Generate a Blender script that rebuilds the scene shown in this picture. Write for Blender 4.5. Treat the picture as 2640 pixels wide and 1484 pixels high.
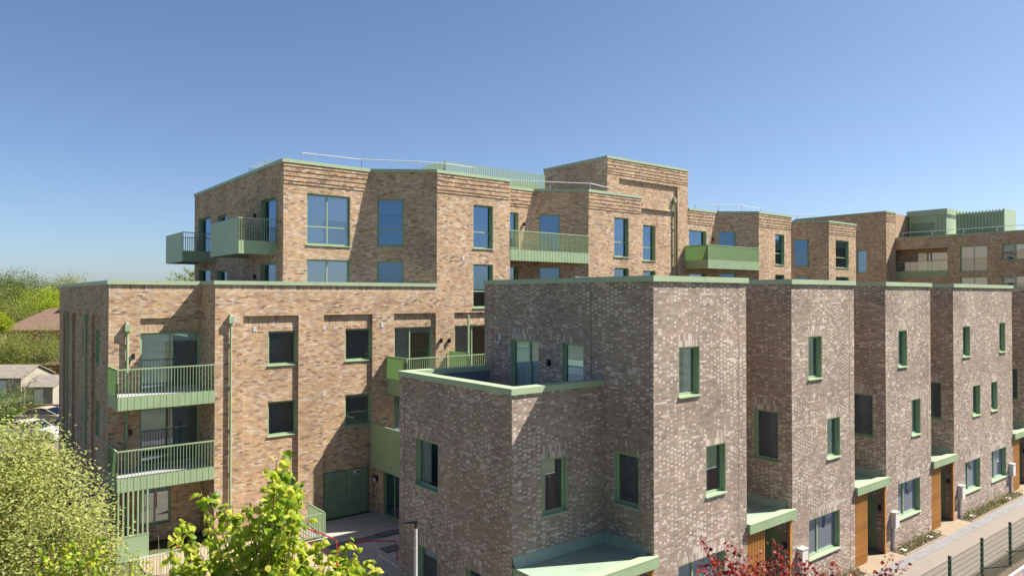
import bpy, math, random
import numpy as np
from mathutils import Vector, Matrix

for o in list(bpy.data.objects): bpy.data.objects.remove(o)
R = math.radians
sc = bpy.context.scene
col = sc.collection
rng = np.random.default_rng(7)
random.seed(7)

# ------------------------------------------------------------------ camera
HC, FPX, CX, CY = 10.2, 1851.0, 1320.0, 742.0       # camera height, focal length and centre in photo pixels
PITCH = R(0.69)
cam = bpy.data.objects.new('camera', bpy.data.cameras.new('camera'))
col.objects.link(cam)
cam.location = (0, 0, HC); cam.rotation_euler = (R(90) + PITCH, 0, 0)
cam.data.sensor_width = 36; cam.data.lens = FPX / 2640 * 36
cam.data.clip_end = 5000; cam.data.clip_start = 0.1
sc.camera = cam

# ------------------------------------------------------------------ sky, sun, exposure
SUN_AZ, SUN_EL = 78.0, 50.0                          # azimuth from +Y towards +X
w = bpy.data.worlds.new('World'); sc.world = w; w.use_nodes = True
nt = w.node_tree; nt.nodes.clear()
sky = nt.nodes.new('ShaderNodeTexSky'); sky.sky_type = 'NISHITA'; sky.sun_disc = False
sky.sun_elevation = R(SUN_EL); sky.sun_rotation = R(SUN_AZ)
sky.altitude = 50; sky.air_density = 0.75; sky.dust_density = 1.0; sky.ozone_density = 4.0
bg = nt.nodes.new('ShaderNodeBackground'); bg.inputs['Strength'].default_value = 0.058
wo = nt.nodes.new('ShaderNodeOutputWorld')
nt.links.new(sky.outputs[0], bg.inputs[0]); nt.links.new(bg.outputs[0], wo.inputs[0])
sl = bpy.data.lights.new('sun', 'SUN'); sl.energy = 5.0; sl.angle = R(0.5); sl.color = (1, 0.93, 0.82)
sun = bpy.data.objects.new('sun', sl); col.objects.link(sun)
sd = Vector((math.sin(R(SUN_AZ)) * math.cos(R(SUN_EL)), math.cos(R(SUN_AZ)) * math.cos(R(SUN_EL)), math.sin(R(SUN_EL))))
sun.rotation_euler = (-sd).to_track_quat('-Z', 'Y').to_euler(); sun.location = sd * 60
vs = sc.view_settings
vs.view_transform = 'Standard'; vs.look = 'None'; vs.gamma = 1; vs.use_curve_mapping = False; vs.exposure = 1.4
sc.render.engine = 'CYCLES'

# ------------------------------------------------------------------ site grid: a runs along the street, b away from it
TH = R(51.5); ST, CT = math.sin(TH), math.cos(TH)
ROT = R(90 - 51.5)
def W2(a, b): return (a * ST - b * CT, a * CT + b * ST)
def AB(x, y): return (x * ST + y * CT, -x * CT + y * ST)
def ray(u, v):
    r, up = (u - CX) / FPX, (CY - v) / FPX
    y = math.cos(PITCH) - up * math.sin(PITCH); z = math.sin(PITCH) + up * math.cos(PITCH)
    da, db = AB(r, y)
    return da, db, z
def at_z(u, v, z=0.0):                                # pixel on a horizontal plane -> (a, b)
    da, db, dz = ray(u, v); t = (z - HC) / dz
    return da * t, db * t
def at_y(u, v, Y):                                    # pixel at a distance straight ahead -> world x, z
    r, up = (u - CX) / FPX, (CY - v) / FPX
    return r * Y, HC + Y * (math.tan(PITCH) + up)

# ------------------------------------------------------------------ materials
def new_mat(name):
    m = bpy.data.materials.new(name); m.use_nodes = True
    n = m.node_tree.nodes; n.clear()
    return m, n, m.node_tree.links
def mat(name, c, rough=0.6, var=0.12, scale=3.0, metal=0.0, bump=0.0, spec=0.4, dirt=None, grain=0.0):
    m, n, l = new_mat(name)
    out = n.new('ShaderNodeOutputMaterial'); p = n.new('ShaderNodeBsdfPrincipled')
    p.inputs['Roughness'].default_value = rough; p.inputs['Metallic'].default_value = metal
    p.inputs['Specular IOR Level'].default_value = spec
    tc = n.new('ShaderNodeTexCoord'); ns = n.new('ShaderNodeTexNoise')
    ns.inputs['Scale'].default_value = scale; ns.inputs['Detail'].default_value = 6
    l.new(tc.outputs['Object'], ns.inputs['Vector'])
    mx = n.new('ShaderNodeMix'); mx.data_type = 'RGBA'
    mx.inputs[6].default_value = tuple(x * (1 - var) for x in c) + (1,)
    d = dirt or tuple(min(1, x * (1 + var)) for x in c)
    mx.inputs[7].default_value = tuple(d) + (1,)
    cr = n.new('ShaderNodeMapRange'); cr.inputs[1].default_value = 0.3; cr.inputs[2].default_value = 0.7
    l.new(ns.outputs[0], cr.inputs[0]); l.new(cr.outputs[0], mx.inputs[0])
    src = mx.outputs[2]
    if grain:
        n2 = n.new('ShaderNodeTexNoise'); n2.inputs['Scale'].default_value = 60; n2.inputs['Detail'].default_value = 3
        l.new(tc.outputs['Object'], n2.inputs['Vector'])
        m2 = n.new('ShaderNodeMix'); m2.data_type = 'RGBA'; m2.blend_type = 'MULTIPLY'; m2.inputs[0].default_value = 1
        r2 = n.new('ShaderNodeMapRange'); r2.inputs[3].default_value = 1 - grain; r2.inputs[4].default_value = 1 + grain
        l.new(n2.outputs[0], r2.inputs[0]); l.new(src, m2.inputs[6]); l.new(r2.outputs[0], m2.inputs[7]); src = m2.outputs[2]
    l.new(src, p.inputs['Base Color'])
    if bump:
        b = n.new('ShaderNodeBump'); b.inputs['Strength'].default_value = bump; b.inputs['Distance'].default_value = 0.02
        n3 = n.new('ShaderNodeTexNoise'); n3.inputs['Scale'].default_value = 25; l.new(tc.outputs['Object'], n3.inputs['Vector'])
        l.new(n3.outputs[0], b.inputs['Height']); l.new(b.outputs[0], p.inputs['Normal'])
    l.new(p.outputs[0], out.inputs[0])
    return m
def attr_mat(name, rough=0.9, var=0.18, scale=9.0, trans=0.0, spec=0.2, broad=0.0):   # colour comes from the piece's own colour
    m, n, l = new_mat(name)
    out = n.new('ShaderNodeOutputMaterial'); p = n.new('ShaderNodeBsdfPrincipled')
    p.inputs['Roughness'].default_value = rough; p.inputs['Specular IOR Level'].default_value = spec
    at = n.new('ShaderNodeAttribute'); at.attribute_name = 'Col'
    tc = n.new('ShaderNodeTexCoord'); ns = n.new('ShaderNodeTexNoise'); ns.inputs['Scale'].default_value = scale; ns.inputs['Detail'].default_value = 5
    l.new(tc.outputs['Object'], ns.inputs['Vector'])
    mr = n.new('ShaderNodeMapRange'); mr.inputs[1].default_value = 0.25; mr.inputs[2].default_value = 0.75
    mr.inputs[3].default_value = 1 - var; mr.inputs[4].default_value = 1 + var
    l.new(ns.outputs[0], mr.inputs[0])
    mx = n.new('ShaderNodeMix'); mx.data_type = 'RGBA'; mx.blend_type = 'MULTIPLY'; mx.inputs[0].default_value = 1
    l.new(at.outputs['Color'], mx.inputs[6]); l.new(mr.outputs[0], mx.inputs[7]); src = mx.outputs[2]
    if broad:
        mp = n.new('ShaderNodeMapping'); mp.inputs['Scale'].default_value = (1, 1, 0.55); l.new(tc.outputs['Object'], mp.inputs['Vector'])
        nb = n.new('ShaderNodeTexNoise'); nb.inputs['Scale'].default_value = 0.7; nb.inputs['Detail'].default_value = 4; l.new(mp.outputs[0], nb.inputs['Vector'])
        rb = n.new('ShaderNodeMapRange'); rb.inputs[1].default_value = 0.3; rb.inputs[2].default_value = 0.7; rb.inputs[3].default_value = 1 - broad; rb.inputs[4].default_value = 1 + broad; l.new(nb.outputs[0], rb.inputs[0])
        mb_ = n.new('ShaderNodeMix'); mb_.data_type = 'RGBA'; mb_.blend_type = 'MULTIPLY'; mb_.inputs[0].default_value = 1; l.new(src, mb_.inputs[6]); l.new(rb.outputs[0], mb_.inputs[7]); src = mb_.outputs[2]
    l.new(src, p.inputs['Base Color'])
    sh = p.outputs[0]
    if trans:
        t = n.new('ShaderNodeBsdfTranslucent'); l.new(mx.outputs[2], t.inputs['Color'])
        ms = n.new('ShaderNodeMixShader'); ms.inputs[0].default_value = trans
        l.new(p.outputs[0], ms.inputs[1]); l.new(t.outputs[0], ms.inputs[2]); sh = ms.outputs[0]
    l.new(sh, out.inputs[0])
    return m
def glass_mat(name, tint, base, ior=1.55, rough=0.01, refl=(0.92, 0.95, 1)):
    m, n, l = new_mat(name)
    out = n.new('ShaderNodeOutputMaterial'); tr = n.new('ShaderNodeBsdfTransparent'); tr.inputs[0].default_value = tint + (1,)
    gl = n.new('ShaderNodeBsdfGlossy'); gl.inputs['Roughness'].default_value = rough; gl.inputs['Color'].default_value = refl + (1,)
    fr = n.new('ShaderNodeFresnel'); fr.inputs[0].default_value = ior
    tc = n.new('ShaderNodeTexCoord'); ns = n.new('ShaderNodeTexNoise'); ns.inputs['Scale'].default_value = 0.9
    bp = n.new('ShaderNodeBump'); bp.inputs['Strength'].default_value = 0.02; bp.inputs['Distance'].default_value = 0.05
    l.new(tc.outputs['Object'], ns.inputs['Vector']); l.new(ns.outputs[0], bp.inputs['Height']); l.new(bp.outputs[0], gl.inputs['Normal'])
    ad = n.new('ShaderNodeMath'); ad.operation = 'ADD'; ad.inputs[1].default_value = base; ad.use_clamp = True
    ms = n.new('ShaderNodeMixShader')
    l.new(fr.outputs[0], ad.inputs[0]); l.new(ad.outputs[0], ms.inputs[0]); l.new(tr.outputs[0], ms.inputs[1]); l.new(gl.outputs[0], ms.inputs[2])
    l.new(ms.outputs[0], out.inputs[0])
    return m
def screen_mat(name, c, trans=0.35, through=0.0):                    # thin perforated sheet: light passes from behind
    m, n, l = new_mat(name)
    out = n.new('ShaderNodeOutputMaterial'); p = n.new('ShaderNodeBsdfPrincipled'); p.inputs['Base Color'].default_value = c + (1,); p.inputs['Roughness'].default_value = 0.5
    t = n.new('ShaderNodeBsdfTranslucent'); t.inputs['Color'].default_value = c + (1,)
    ms = n.new('ShaderNodeMixShader'); ms.inputs[0].default_value = trans
    l.new(p.outputs[0], ms.inputs[1]); l.new(t.outputs[0], ms.inputs[2])
    sh = ms.outputs[0]
    if through:
        tp = n.new('ShaderNodeBsdfTransparent'); m2 = n.new('ShaderNodeMixShader'); m2.inputs[0].default_value = through
        l.new(sh, m2.inputs[1]); l.new(tp.outputs[0], m2.inputs[2]); sh = m2.outputs[0]
    l.new(sh, out.inputs[0])
    return m
GREEN = (0.255, 0.345, 0.205)
M = dict(
    green=mat('green_paint', GREEN, 0.45, 0.07, 1.5, spec=0.45),
    coping=mat('pale_green_coping', (0.30, 0.385, 0.25), 0.45, 0.06, 1.2, spec=0.45),
    seam=mat('coping_seam', (0.11, 0.16, 0.095), 0.6, 0.1, 4),
    green_dark=mat('green_door_paint', (0.19, 0.28, 0.17), 0.5, 0.08, 2),
    perf=screen_mat('green_perforated_sheet', (0.28, 0.39, 0.215), 0.62),
    mesh_sheet=screen_mat('green_open_mesh_sheet', (0.24, 0.36, 0.17), 0.4, 0.25),
    mortar_tan=mat('mortar_tan', (0.43, 0.335, 0.245), 0.95, 0.12, 4, grain=0.15),
    mortar_mauve=mat('mortar_grey', (0.325, 0.262, 0.218), 0.95, 0.12, 4, grain=0.15),
    brick=attr_mat('fired_brick', 0.9, 0.16, 6.0, spec=0.2, broad=0.17),
    soffit=mat('reveal_brick', (0.38, 0.265, 0.165), 0.95, 0.3, 8, grain=0.3),
    glass=glass_mat('window_glass', (0.78, 0.86, 0.87), 0.25, refl=(0.66, 0.82, 1.0)),
    glass_up=glass_mat('coated_glass', (0.60, 0.68, 0.70), 0.40, refl=(0.31, 0.46, 0.66)),
    room=mat('room_plaster', (0.40, 0.44, 0.46), 0.9, 0.2, 1),
    roomfloor=mat('room_floor', (0.10, 0.08, 0.06), 0.7, 0.2, 2),
    blind=mat('roller_blind', (0.76, 0.77, 0.75), 0.8, 0.04, 2),
    film=mat('protective_film', (0.80, 0.77, 0.86), 0.6, 0.08, 3),
    curtain=mat('curtain', (0.78, 0.80, 0.77), 0.9, 0.1, 5),
    white=mat('white_plastic', (0.58, 0.56, 0.54), 0.45, 0.05, 4),
    grey=mat('galvanised_steel', (0.42, 0.43, 0.44), 0.4, 0.12, 6, metal=0.6),
    lightgrey=mat('pale_steel', (0.45, 0.45, 0.46), 0.45, 0.08, 6),
    black=mat('black_powder_coat', (0.018, 0.018, 0.022), 0.4, 0.2, 6),
    joint=mat('movement_joint_sealant', (0.045, 0.038, 0.034), 0.8, 0.2, 6),
    roof=mat('roof_membrane', (0.25, 0.26, 0.27), 0.85, 0.15, 1.2, grain=0.1),
    membrane=mat('blue_grey_lining', (0.135, 0.155, 0.185), 0.7, 0.08, 2),
    canopy_top=mat('canopy_membrane', (0.245, 0.32, 0.24), 0.5, 0.10, 2.2, grain=0.06),
    timber=mat('oiled_larch', (0.40, 0.185, 0.045), 0.55, 0.22, 5, dirt=(0.50, 0.25, 0.07), grain=0.15),
    deck=mat('deck_grey', (0.28, 0.29, 0.31), 0.8, 0.1, 4),
    concrete=mat('concrete_slab', (0.30, 0.29, 0.275), 0.9, 0.10, 1.6, grain=0.12),
    cream=mat('resin_bound_cream', (0.235, 0.185, 0.13), 0.95, 0.08, 3, grain=0.15),
    pink=mat('pinkish_paving', (0.19, 0.162, 0.142), 0.95, 0.07, 1.2, grain=0.12),
    greypave=mat('grey_paver', (0.175, 0.172, 0.175), 0.95, 0.10, 3, grain=0.12),
    darkpave=mat('dark_paver', (0.10, 0.105, 0.115), 0.9, 0.15, 4, grain=0.15),
    sand=mat('sand_coloured_paving', (0.32, 0.24, 0.165), 0.95, 0.10, 1.5, grain=0.15),
    soil=mat('planting_soil', (0.085, 0.064, 0.045), 1.0, 0.35, 7, grain=0.4, bump=0.6),
    asphalt=mat('asphalt', (0.11, 0.10, 0.09), 0.95, 0.2, 2, grain=0.3),
    ground=mat('earth_and_turf', (0.085, 0.105, 0.035), 1.0, 0.3, 0.12, dirt=(0.15, 0.14, 0.075), grain=0.3),
    mulch=mat('dark_mulch', (0.020, 0.017, 0.014), 1.0, 0.4, 5, grain=0.5),
    red=mat('red_paint', (0.50, 0.045, 0.035), 0.45, 0.1, 4),
    redbrick=mat('red_brick_wall', (0.36, 0.115, 0.06), 0.9, 0.2, 5, grain=0.25),
    tile=mat('brown_roof_tile', (0.165, 0.108, 0.077), 0.9, 0.2, 3, grain=0.25),
    tile_grey=mat('grey_roof_sheet', (0.19, 0.17, 0.145), 0.9, 0.15, 2, grain=0.2),
    render=mat('cream_boarding', (0.27, 0.25, 0.20), 0.9, 0.08, 3),
    carpaint=mat('white_car_paint', (0.44, 0.43, 0.42), 0.25, 0.02, 2, spec=0.6),
    cargold=mat('champagne_car_paint', (0.34, 0.29, 0.21), 0.3, 0.03, 2, spec=0.6),
    tyre=mat('tyre_rubber', (0.02, 0.02, 0.02), 0.8, 0.2, 6),
    carglass=glass_mat('car_glass', (0.10, 0.11, 0.11), 0.06),
    bark=mat('bark', (0.16, 0.125, 0.09), 0.95, 0.3, 12, grain=0.4, bump=0.6),
    twig=mat('pale_twig', (0.34, 0.29, 0.22), 0.9, 0.2, 12),
    leaf=attr_mat('leaf', 0.5, 0.15, 2.0, trans=0.58, spec=0.35),
    fence=mat('dark_green_steel', (0.028, 0.065, 0.04), 0.5, 0.15, 8),
    blue=mat('mural_blue', (0.14, 0.36, 0.56), 0.6, 0.08, 3), rose=mat('mural_pink', (0.50, 0.30, 0.31), 0.6, 0.08, 3),
    pvmat=mat('solar_cells', (0.02, 0.025, 0.05), 0.2, 0.1, 3), signblue=mat('sign_blue', (0.06, 0.2, 0.4), 0.5, 0.05, 3),
    signyellow=mat('sign_yellow', (0.75, 0.6, 0.05), 0.5, 0.05, 3), signpurple=mat('sign_purple', (0.12, 0.04, 0.13), 0.5, 0.05, 3),
    paleglass=glass_mat('rooflight_polycarbonate', (0.75, 0.83, 0.86), 0.15, rough=0.2),
)

# ------------------------------------------------------------------ mesh building
ORG = {}
def tag(o, label=None, cat=None, group=None, kind=None):
    if label: o['label'] = label
    if cat: o['category'] = cat
    if group: o['group'] = group
    if kind: o['kind'] = kind
    return o
def site_thing(name, a0, b0, label, cat, group=None, z=0.0):          # Empty standing on the site grid
    o = bpy.data.objects.new(name, None); col.objects.link(o)
    x, y = W2(a0, b0); o.location = (x, y, z); o.rotation_euler = (0, 0, ROT); o.empty_display_size = 0.3
    ORG[o.name] = (a0, b0, z); return tag(o, label, cat, group)
def thing(name, loc, label, cat, group=None, rz=0.0):
    o = bpy.data.objects.new(name, None); col.objects.link(o); o.location = loc; o.rotation_euler = (0, 0, rz); o.empty_display_size = 0.3
    ORG[o.name] = (0, 0, 0); return tag(o, label, cat, group)
def link(name, me, parent=None, loc=None, rz=0.0):
    o = bpy.data.objects.new(name, me); col.objects.link(o)
    if parent is not None:
        o.parent = parent
        if parent.name in ORG: ORG[o.name] = ORG[parent.name]
    if loc is not None: o.location = loc
    if rz: o.rotation_euler = (0, 0, rz)
    return o
class MB:
    def __init__(s): s.v = []; s.f = []
    def add(s, vs, fs):
        k = len(s.v); s.v += [tuple(p) for p in vs]; s.f += [tuple(i + k for i in f) for f in fs]; return s
    def quad(s, a, b, c, d): return s.add([a, b, c, d], [(0, 1, 2, 3)])
    def box(s, x0, x1, y0, y1, z0, z1):
        return s.add([(x0,y0,z0),(x1,y0,z0),(x1,y1,z0),(x0,y1,z0),(x0,y0,z1),(x1,y0,z1),(x1,y1,z1),(x0,y1,z1)],
                     [(3,2,1,0),(4,5,6,7),(0,1,5,4),(1,2,6,5),(2,3,7,6),(3,0,4,7)])
    def wbox(s, wl, s0, s1, n0, n1, z0, z1):                           # box in a wall's own frame
        P = wl.pt
        c = [P(s0,n1,z0),P(s1,n1,z0),P(s1,n0,z0),P(s0,n0,z0),P(s0,n1,z1),P(s1,n1,z1),P(s1,n0,z1),P(s0,n0,z1)]
        return s.add(c, [(3,2,1,0),(4,5,6,7),(0,1,5,4),(1,2,6,5),(2,3,7,6),(3,0,4,7)])
    def tube(s, pts, r, n=8, r1=None, caps=True):
        pts = [Vector(p) for p in pts]; k0 = len(s.v); N = len(pts)
        for i, p in enumerate(pts):
            d = (pts[min(i+1, N-1)] - pts[max(i-1, 0)]).normalized()
            x = d.orthogonal().normalized() if abs(d.z) < 0.99 else Vector((1,0,0)); y = d.cross(x).normalized(); x = y.cross(d)
            rr = r if r1 is None else r + (r1 - r) * i / (N - 1)
            for j in range(n):
                t = 2 * math.pi * j / n; q = p + x * (math.cos(t) * rr) + y * (math.sin(t) * rr); s.v.append(tuple(q))
        for i in range(N - 1):
            for j in range(n):
                a = k0 + i*n + j; b = k0 + i*n + (j+1) % n; s.f.append((a, b, b + n, a + n))
        if caps: s.f.append(tuple(k0 + j for j in range(n))[::-1]); s.f.append(tuple(k0 + (N-1)*n + j for j in range(n)))
        return s
    def strip(s, path, off_out, off_in, z0, z1):                      # mitred bar following a plan polyline; outside is right of travel
        P = [Vector(p) for p in path]; N = len(P); L = []
        for i in range(N):
            nn = []
            if i > 0: d = (P[i] - P[i-1]).normalized(); nn.append(Vector((d.y, -d.x)))
            if i < N - 1: d = (P[i+1] - P[i]).normalized(); nn.append(Vector((d.y, -d.x)))
            m = (nn[0] + nn[-1]).normalized(); m = m / max(0.3, m.dot(nn[0])); L.append(m)
        for i in range(N - 1):
            a0, a1 = P[i] + L[i]*off_out, P[i+1] + L[i+1]*off_out; b0, b1 = P[i] - L[i]*off_in, P[i+1] - L[i+1]*off_in
            v = [(a0.x,a0.y,z0),(a1.x,a1.y,z0),(b1.x,b1.y,z0),(b0.x,b0.y,z0),(a0.x,a0.y,z1),(a1.x,a1.y,z1),(b1.x,b1.y,z1),(b0.x,b0.y,z1)]
            f = [(3,2,1,0),(4,5,6,7),(0,1,5,4),(2,3,7,6)]
            if i == 0: f.append((3,0,4,7))
            if i == N - 2: f.append((1,2,6,5))
            s.add(v, f)
        return s
    def prism(s, poly, z0, z1):
        n = len(poly)
        return s.add([(x,y,z0) for x,y in poly] + [(x,y,z1) for x,y in poly],
                     [tuple(range(n))[::-1], tuple(range(n, 2*n))] + [(i, (i+1)%n, n+(i+1)%n, n+i) for i in range(n)])
    def mesh(s, name, m, org=(0,0,0)):
        me = bpy.data.meshes.new(name)
        me.from_pydata([(x-org[0], y-org[1], z-org[2]) for x,y,z in s.v], [], s.f); me.update()
        me.materials.append(M[m] if isinstance(m, str) else m); return me
    def build(s, name, m, parent=None, smooth=False):
        org = ORG.get(parent.name, (0,0,0)) if parent is not None else (0,0,0)
        me = s.mesh(name, m, org)
        if smooth: me.polygons.foreach_set('use_smooth', [True]*len(me.polygons))
        return link(name, me, parent)
def structure(name, mb, m):                                            # setting piece given in site coordinates
    me = mb.mesh(name, m); o = link(name, me); o.rotation_euler = (0, 0, ROT); return tag(o, kind='structure')

# ------------------------------------------------------------------ bricks
PAL = {}
def palette(groups):
    out = []
    for c, n in groups:
        for i in range(n):
            k = 1 + random.uniform(-0.09, 0.09); out.append(tuple(x * k * (1 + random.uniform(-0.05, 0.05)) for x in c))
    return np.array(out)
PAL['tan'] = palette([((0.455,0.318,0.200),11),((0.485,0.342,0.200),5),((0.385,0.262,0.168),6),((0.24,0.165,0.115),2),((0.52,0.43,0.345),4),((0.43,0.33,0.245),5),((0.36,0.23,0.15),2)])
PAL['mauve'] = palette([((0.292,0.226,0.185),10),((0.242,0.185,0.152),6),((0.332,0.261,0.215),6),((0.485,0.42,0.365),8)])
CO, BH, JT = 0.075, 0.065, 0.010                                      # tan courses; the houses' courses are thinner
COURSE = {'tan': (0.075, 0.065, 0.225), 'mauve': (0.0625, 0.0535, 0.1875)}
SNAP = [0.075]
def pick(style, n, s, z, header):
    if style == 'tan': return rng.integers(0, len(PAL['tan']), n)
    f = 0.5 + 0.5*np.sin(s*0.9 + z*1.7 + 0.6)*np.sin(z*0.83 - s*0.55) ; f = np.clip(0.16 + 0.80*f, 0, 1)
    pale = rng.random(n) < np.where(header, f*0.75, 0.10*f)
    return np.where(pale, rng.integers(22, 30, n), rng.integers(0, 22, n))
class Wall:
    def __init__(s, p0, p1):
        s.p0 = np.array(p0, float); s.p1 = np.array(p1, float); d = s.p1 - s.p0; s.L = float(np.hypot(*d)); s.d = d / s.L; s.n = np.array([s.d[1], -s.d[0]])
    def pt(s, q, n, z): x = s.p0 + s.d*q + s.n*n; return (x[0], x[1], z)
    def hit(s, u, v):
        da, db, dz = ray(u, v); den = da*s.n[0] + db*s.n[1]; t = (s.p0 @ s.n) / den
        return float((np.array([da*t, db*t]) - s.p0) @ s.d), HC + dz*t
    def px(s, uL, uR, vT, vB):                                        # pixel rectangle (top and bottom read at its left edge) -> s0,s1,z0,z1
        s0, z1 = s.hit(uL, vT); _, z0 = s.hit(uL, vB); s1, _ = s.hit(uR, (vT+vB)/2)
        return [s0, s1, round(z0/SNAP[0])*SNAP[0], round(z1/SNAP[0])*SNAP[0]]
    def set(s, d): w2 = Wall(s.p0 - s.n*d, s.p1 - s.n*d); return w2
def sub_intervals(a, b, cuts):
    iv = [(a, b)]
    for c0, c1 in cuts:
        nx = []
        for x0, x1 in iv:
            if c1 <= x0 or c0 >= x1: nx.append((x0, x1)); continue
            if c0 > x0: nx.append((x0, c0))
            if c1 < x1: nx.append((c1, x1))
        iv = nx
    return iv
def brick_rects(wl, s0, s1, z0, z1, style, ops, sold, ribs, ext):
    out = []; e0, e1 = ext; CO, BH, SR = COURSE[style]
    soldrects = [(q0, q1, t0, t0 + rows*SR) for q0, q1, t0, rows in sold]
    allops = [tuple(o) for o in ops] + soldrects
    for r in range(int(math.ceil(z0/CO - 1e-6)), int(math.floor(z1/CO + 1e-6))):
        a, b = r*CO, r*CO + BH
        cuts = [(o[0], o[1]) for o in allops if o[2] < b - 1e-4 and o[3] > a + 1e-4]
        mod = 0.3375 if style == 'mauve' else 0.225
        off = (r % 2)*mod/2 + rng.uniform(-0.02, 0.02) - (s0 % mod)
        n = int((s1 - s0)/mod) + 4; st = s0 - mod*1.5 + off + np.arange(n)*mod
        if style == 'mauve':
            S0 = np.stack([st, st + 0.225], 1).ravel(); S1 = np.stack([st + 0.215, st + 0.3275], 1).ravel(); H = np.tile([False, True], n)
        else: S0, S1, H = st, st + 0.215, np.zeros(n, bool)
        dp = (0.004 if style == 'tan' else 0.002) + (ribs(r, a) if ribs else 0.0)
        for x0, x1 in sub_intervals(s0 - e0, s1 + e1, cuts):
            q0 = np.maximum(S0, x0); q1 = np.minimum(S1, x1); k = (q1 - q0) > 0.03
            if not k.any(): continue
            q0, q1, h = q0[k], q1[k], H[k]; m = len(q0)
            out.append(np.stack([q0, q1, np.full(m, a), np.full(m, b), dp + rng.uniform(-0.0003, 0.0004, m), pick(style, m, q0, np.full(m, a), h)], 1))
    for q0, q1, t0, rows in sold:
        n = max(1, int(round((q1 - q0)/CO))); wd = (q1 - q0)/n
        for k in range(rows):
            x = q0 + np.arange(n)*wd; zz = t0 + k*SR
            out.append(np.stack([x, x + wd - JT, np.full(n, zz + 0.004), np.full(n, zz + SR - 0.006), 0.0012 + rng.uniform(-0.0003, 0.0004, n), pick(style, n, x, np.full(n, zz), np.ones(n, bool))], 1))
    return np.concatenate(out) if out else np.zeros((0, 6))
def color_attr(me, cols):                                              # cols: one rgb per vertex
    at = me.color_attributes.new('Col', 'FLOAT_COLOR', 'POINT')
    c = np.ones((len(cols), 4), np.float32); c[:, :3] = cols; at.data.foreach_set('color', c.ravel())
BF = np.array([[0,1,5,4],[1,2,6,5],[2,3,7,6],[3,0,4,7],[4,5,6,7]])
def mesh_np(name, V, F, m, cols=None, smooth=False):                   # V (n,3), F (m,k)
    me = bpy.data.meshes.new(name); k = F.shape[1]
    me.vertices.add(len(V)); me.vertices.foreach_set('co', V.astype(np.float32).ravel())
    me.loops.add(F.size); me.loops.foreach_set('vertex_index', F.astype(np.int32).ravel())
    me.polygons.add(len(F)); me.polygons.foreach_set('loop_start', np.arange(0, F.size, k, dtype=np.int32)); me.polygons.foreach_set('loop_total', np.full(len(F), k, np.int32))
    me.update(calc_edges=True)
    if cols is not None: color_attr(me, cols)
    me.materials.append(M[m] if isinstance(m, str) else m)
    me.polygons.foreach_set('use_smooth', np.full(len(F), smooth, bool))
    return me
def bricks_mesh(name, wl, B, style, org):
    n = len(B)
    S = np.stack([B[:,0],B[:,1],B[:,1],B[:,0]],1); Z = np.stack([B[:,2],B[:,2],B[:,3],B[:,3]],1)
    S = np.concatenate([S,S],1); Z = np.concatenate([Z,Z],1); D = np.concatenate([np.full((n,4),-0.004), np.repeat(B[:,4:5],4,1)],1)
    X = wl.p0[0] + wl.d[0]*S + wl.n[0]*D - org[0]; Y = wl.p0[1] + wl.d[1]*S + wl.n[1]*D - org[1]
    V = np.stack([X,Y,Z-org[2]],2).reshape(-1,3); F = (np.arange(n)[:,None,None]*8 + BF[None]).reshape(-1,4)
    cols = np.repeat(PAL[style][B[:,5].astype(int)], 8, 0)
    return mesh_np(name, V, F, 'brick', cols)
SINGLE = {}
def single_bricks(wall_obj, wl, B, style, org):                        # nearest bricks as objects of their own
    th = math.atan2(wl.d[1], wl.d[0])
    for q0, q1, a, b, dp, ci in B:
        wd = round((q1 - q0)/0.01)*0.01; key = (style, wd, int(ci))
        if key not in SINGLE:
            BH = COURSE[style][1]; V = np.array([(x*wd/2, y, z*BH/2) for y in (0.004, -0.007) for x, z in ((-1,-1),(1,-1),(1,1),(-1,1))]); V[4:,1] = -0.001
            SINGLE[key] = mesh_np('brick', V, BF, 'brick', np.repeat(PAL[style][int(ci)][None], 8, 0))
        p = wl.pt((q0+q1)/2, 0, (a+b)/2)
        link('brick', SINGLE[key], wall_obj, (p[0]-org[0], p[1]-org[1], p[2]-org[2]), th)
def proj(p):                                                           # site point -> photo pixel
    x, y = W2(p[0], p[1]); z = p[2] - HC; dep = y*math.cos(PITCH) + z*math.sin(PITCH); up = -y*math.sin(PITCH) + z*math.cos(PITCH)
    return CX + FPX*x/dep, CY - FPX*up/dep, dep
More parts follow.
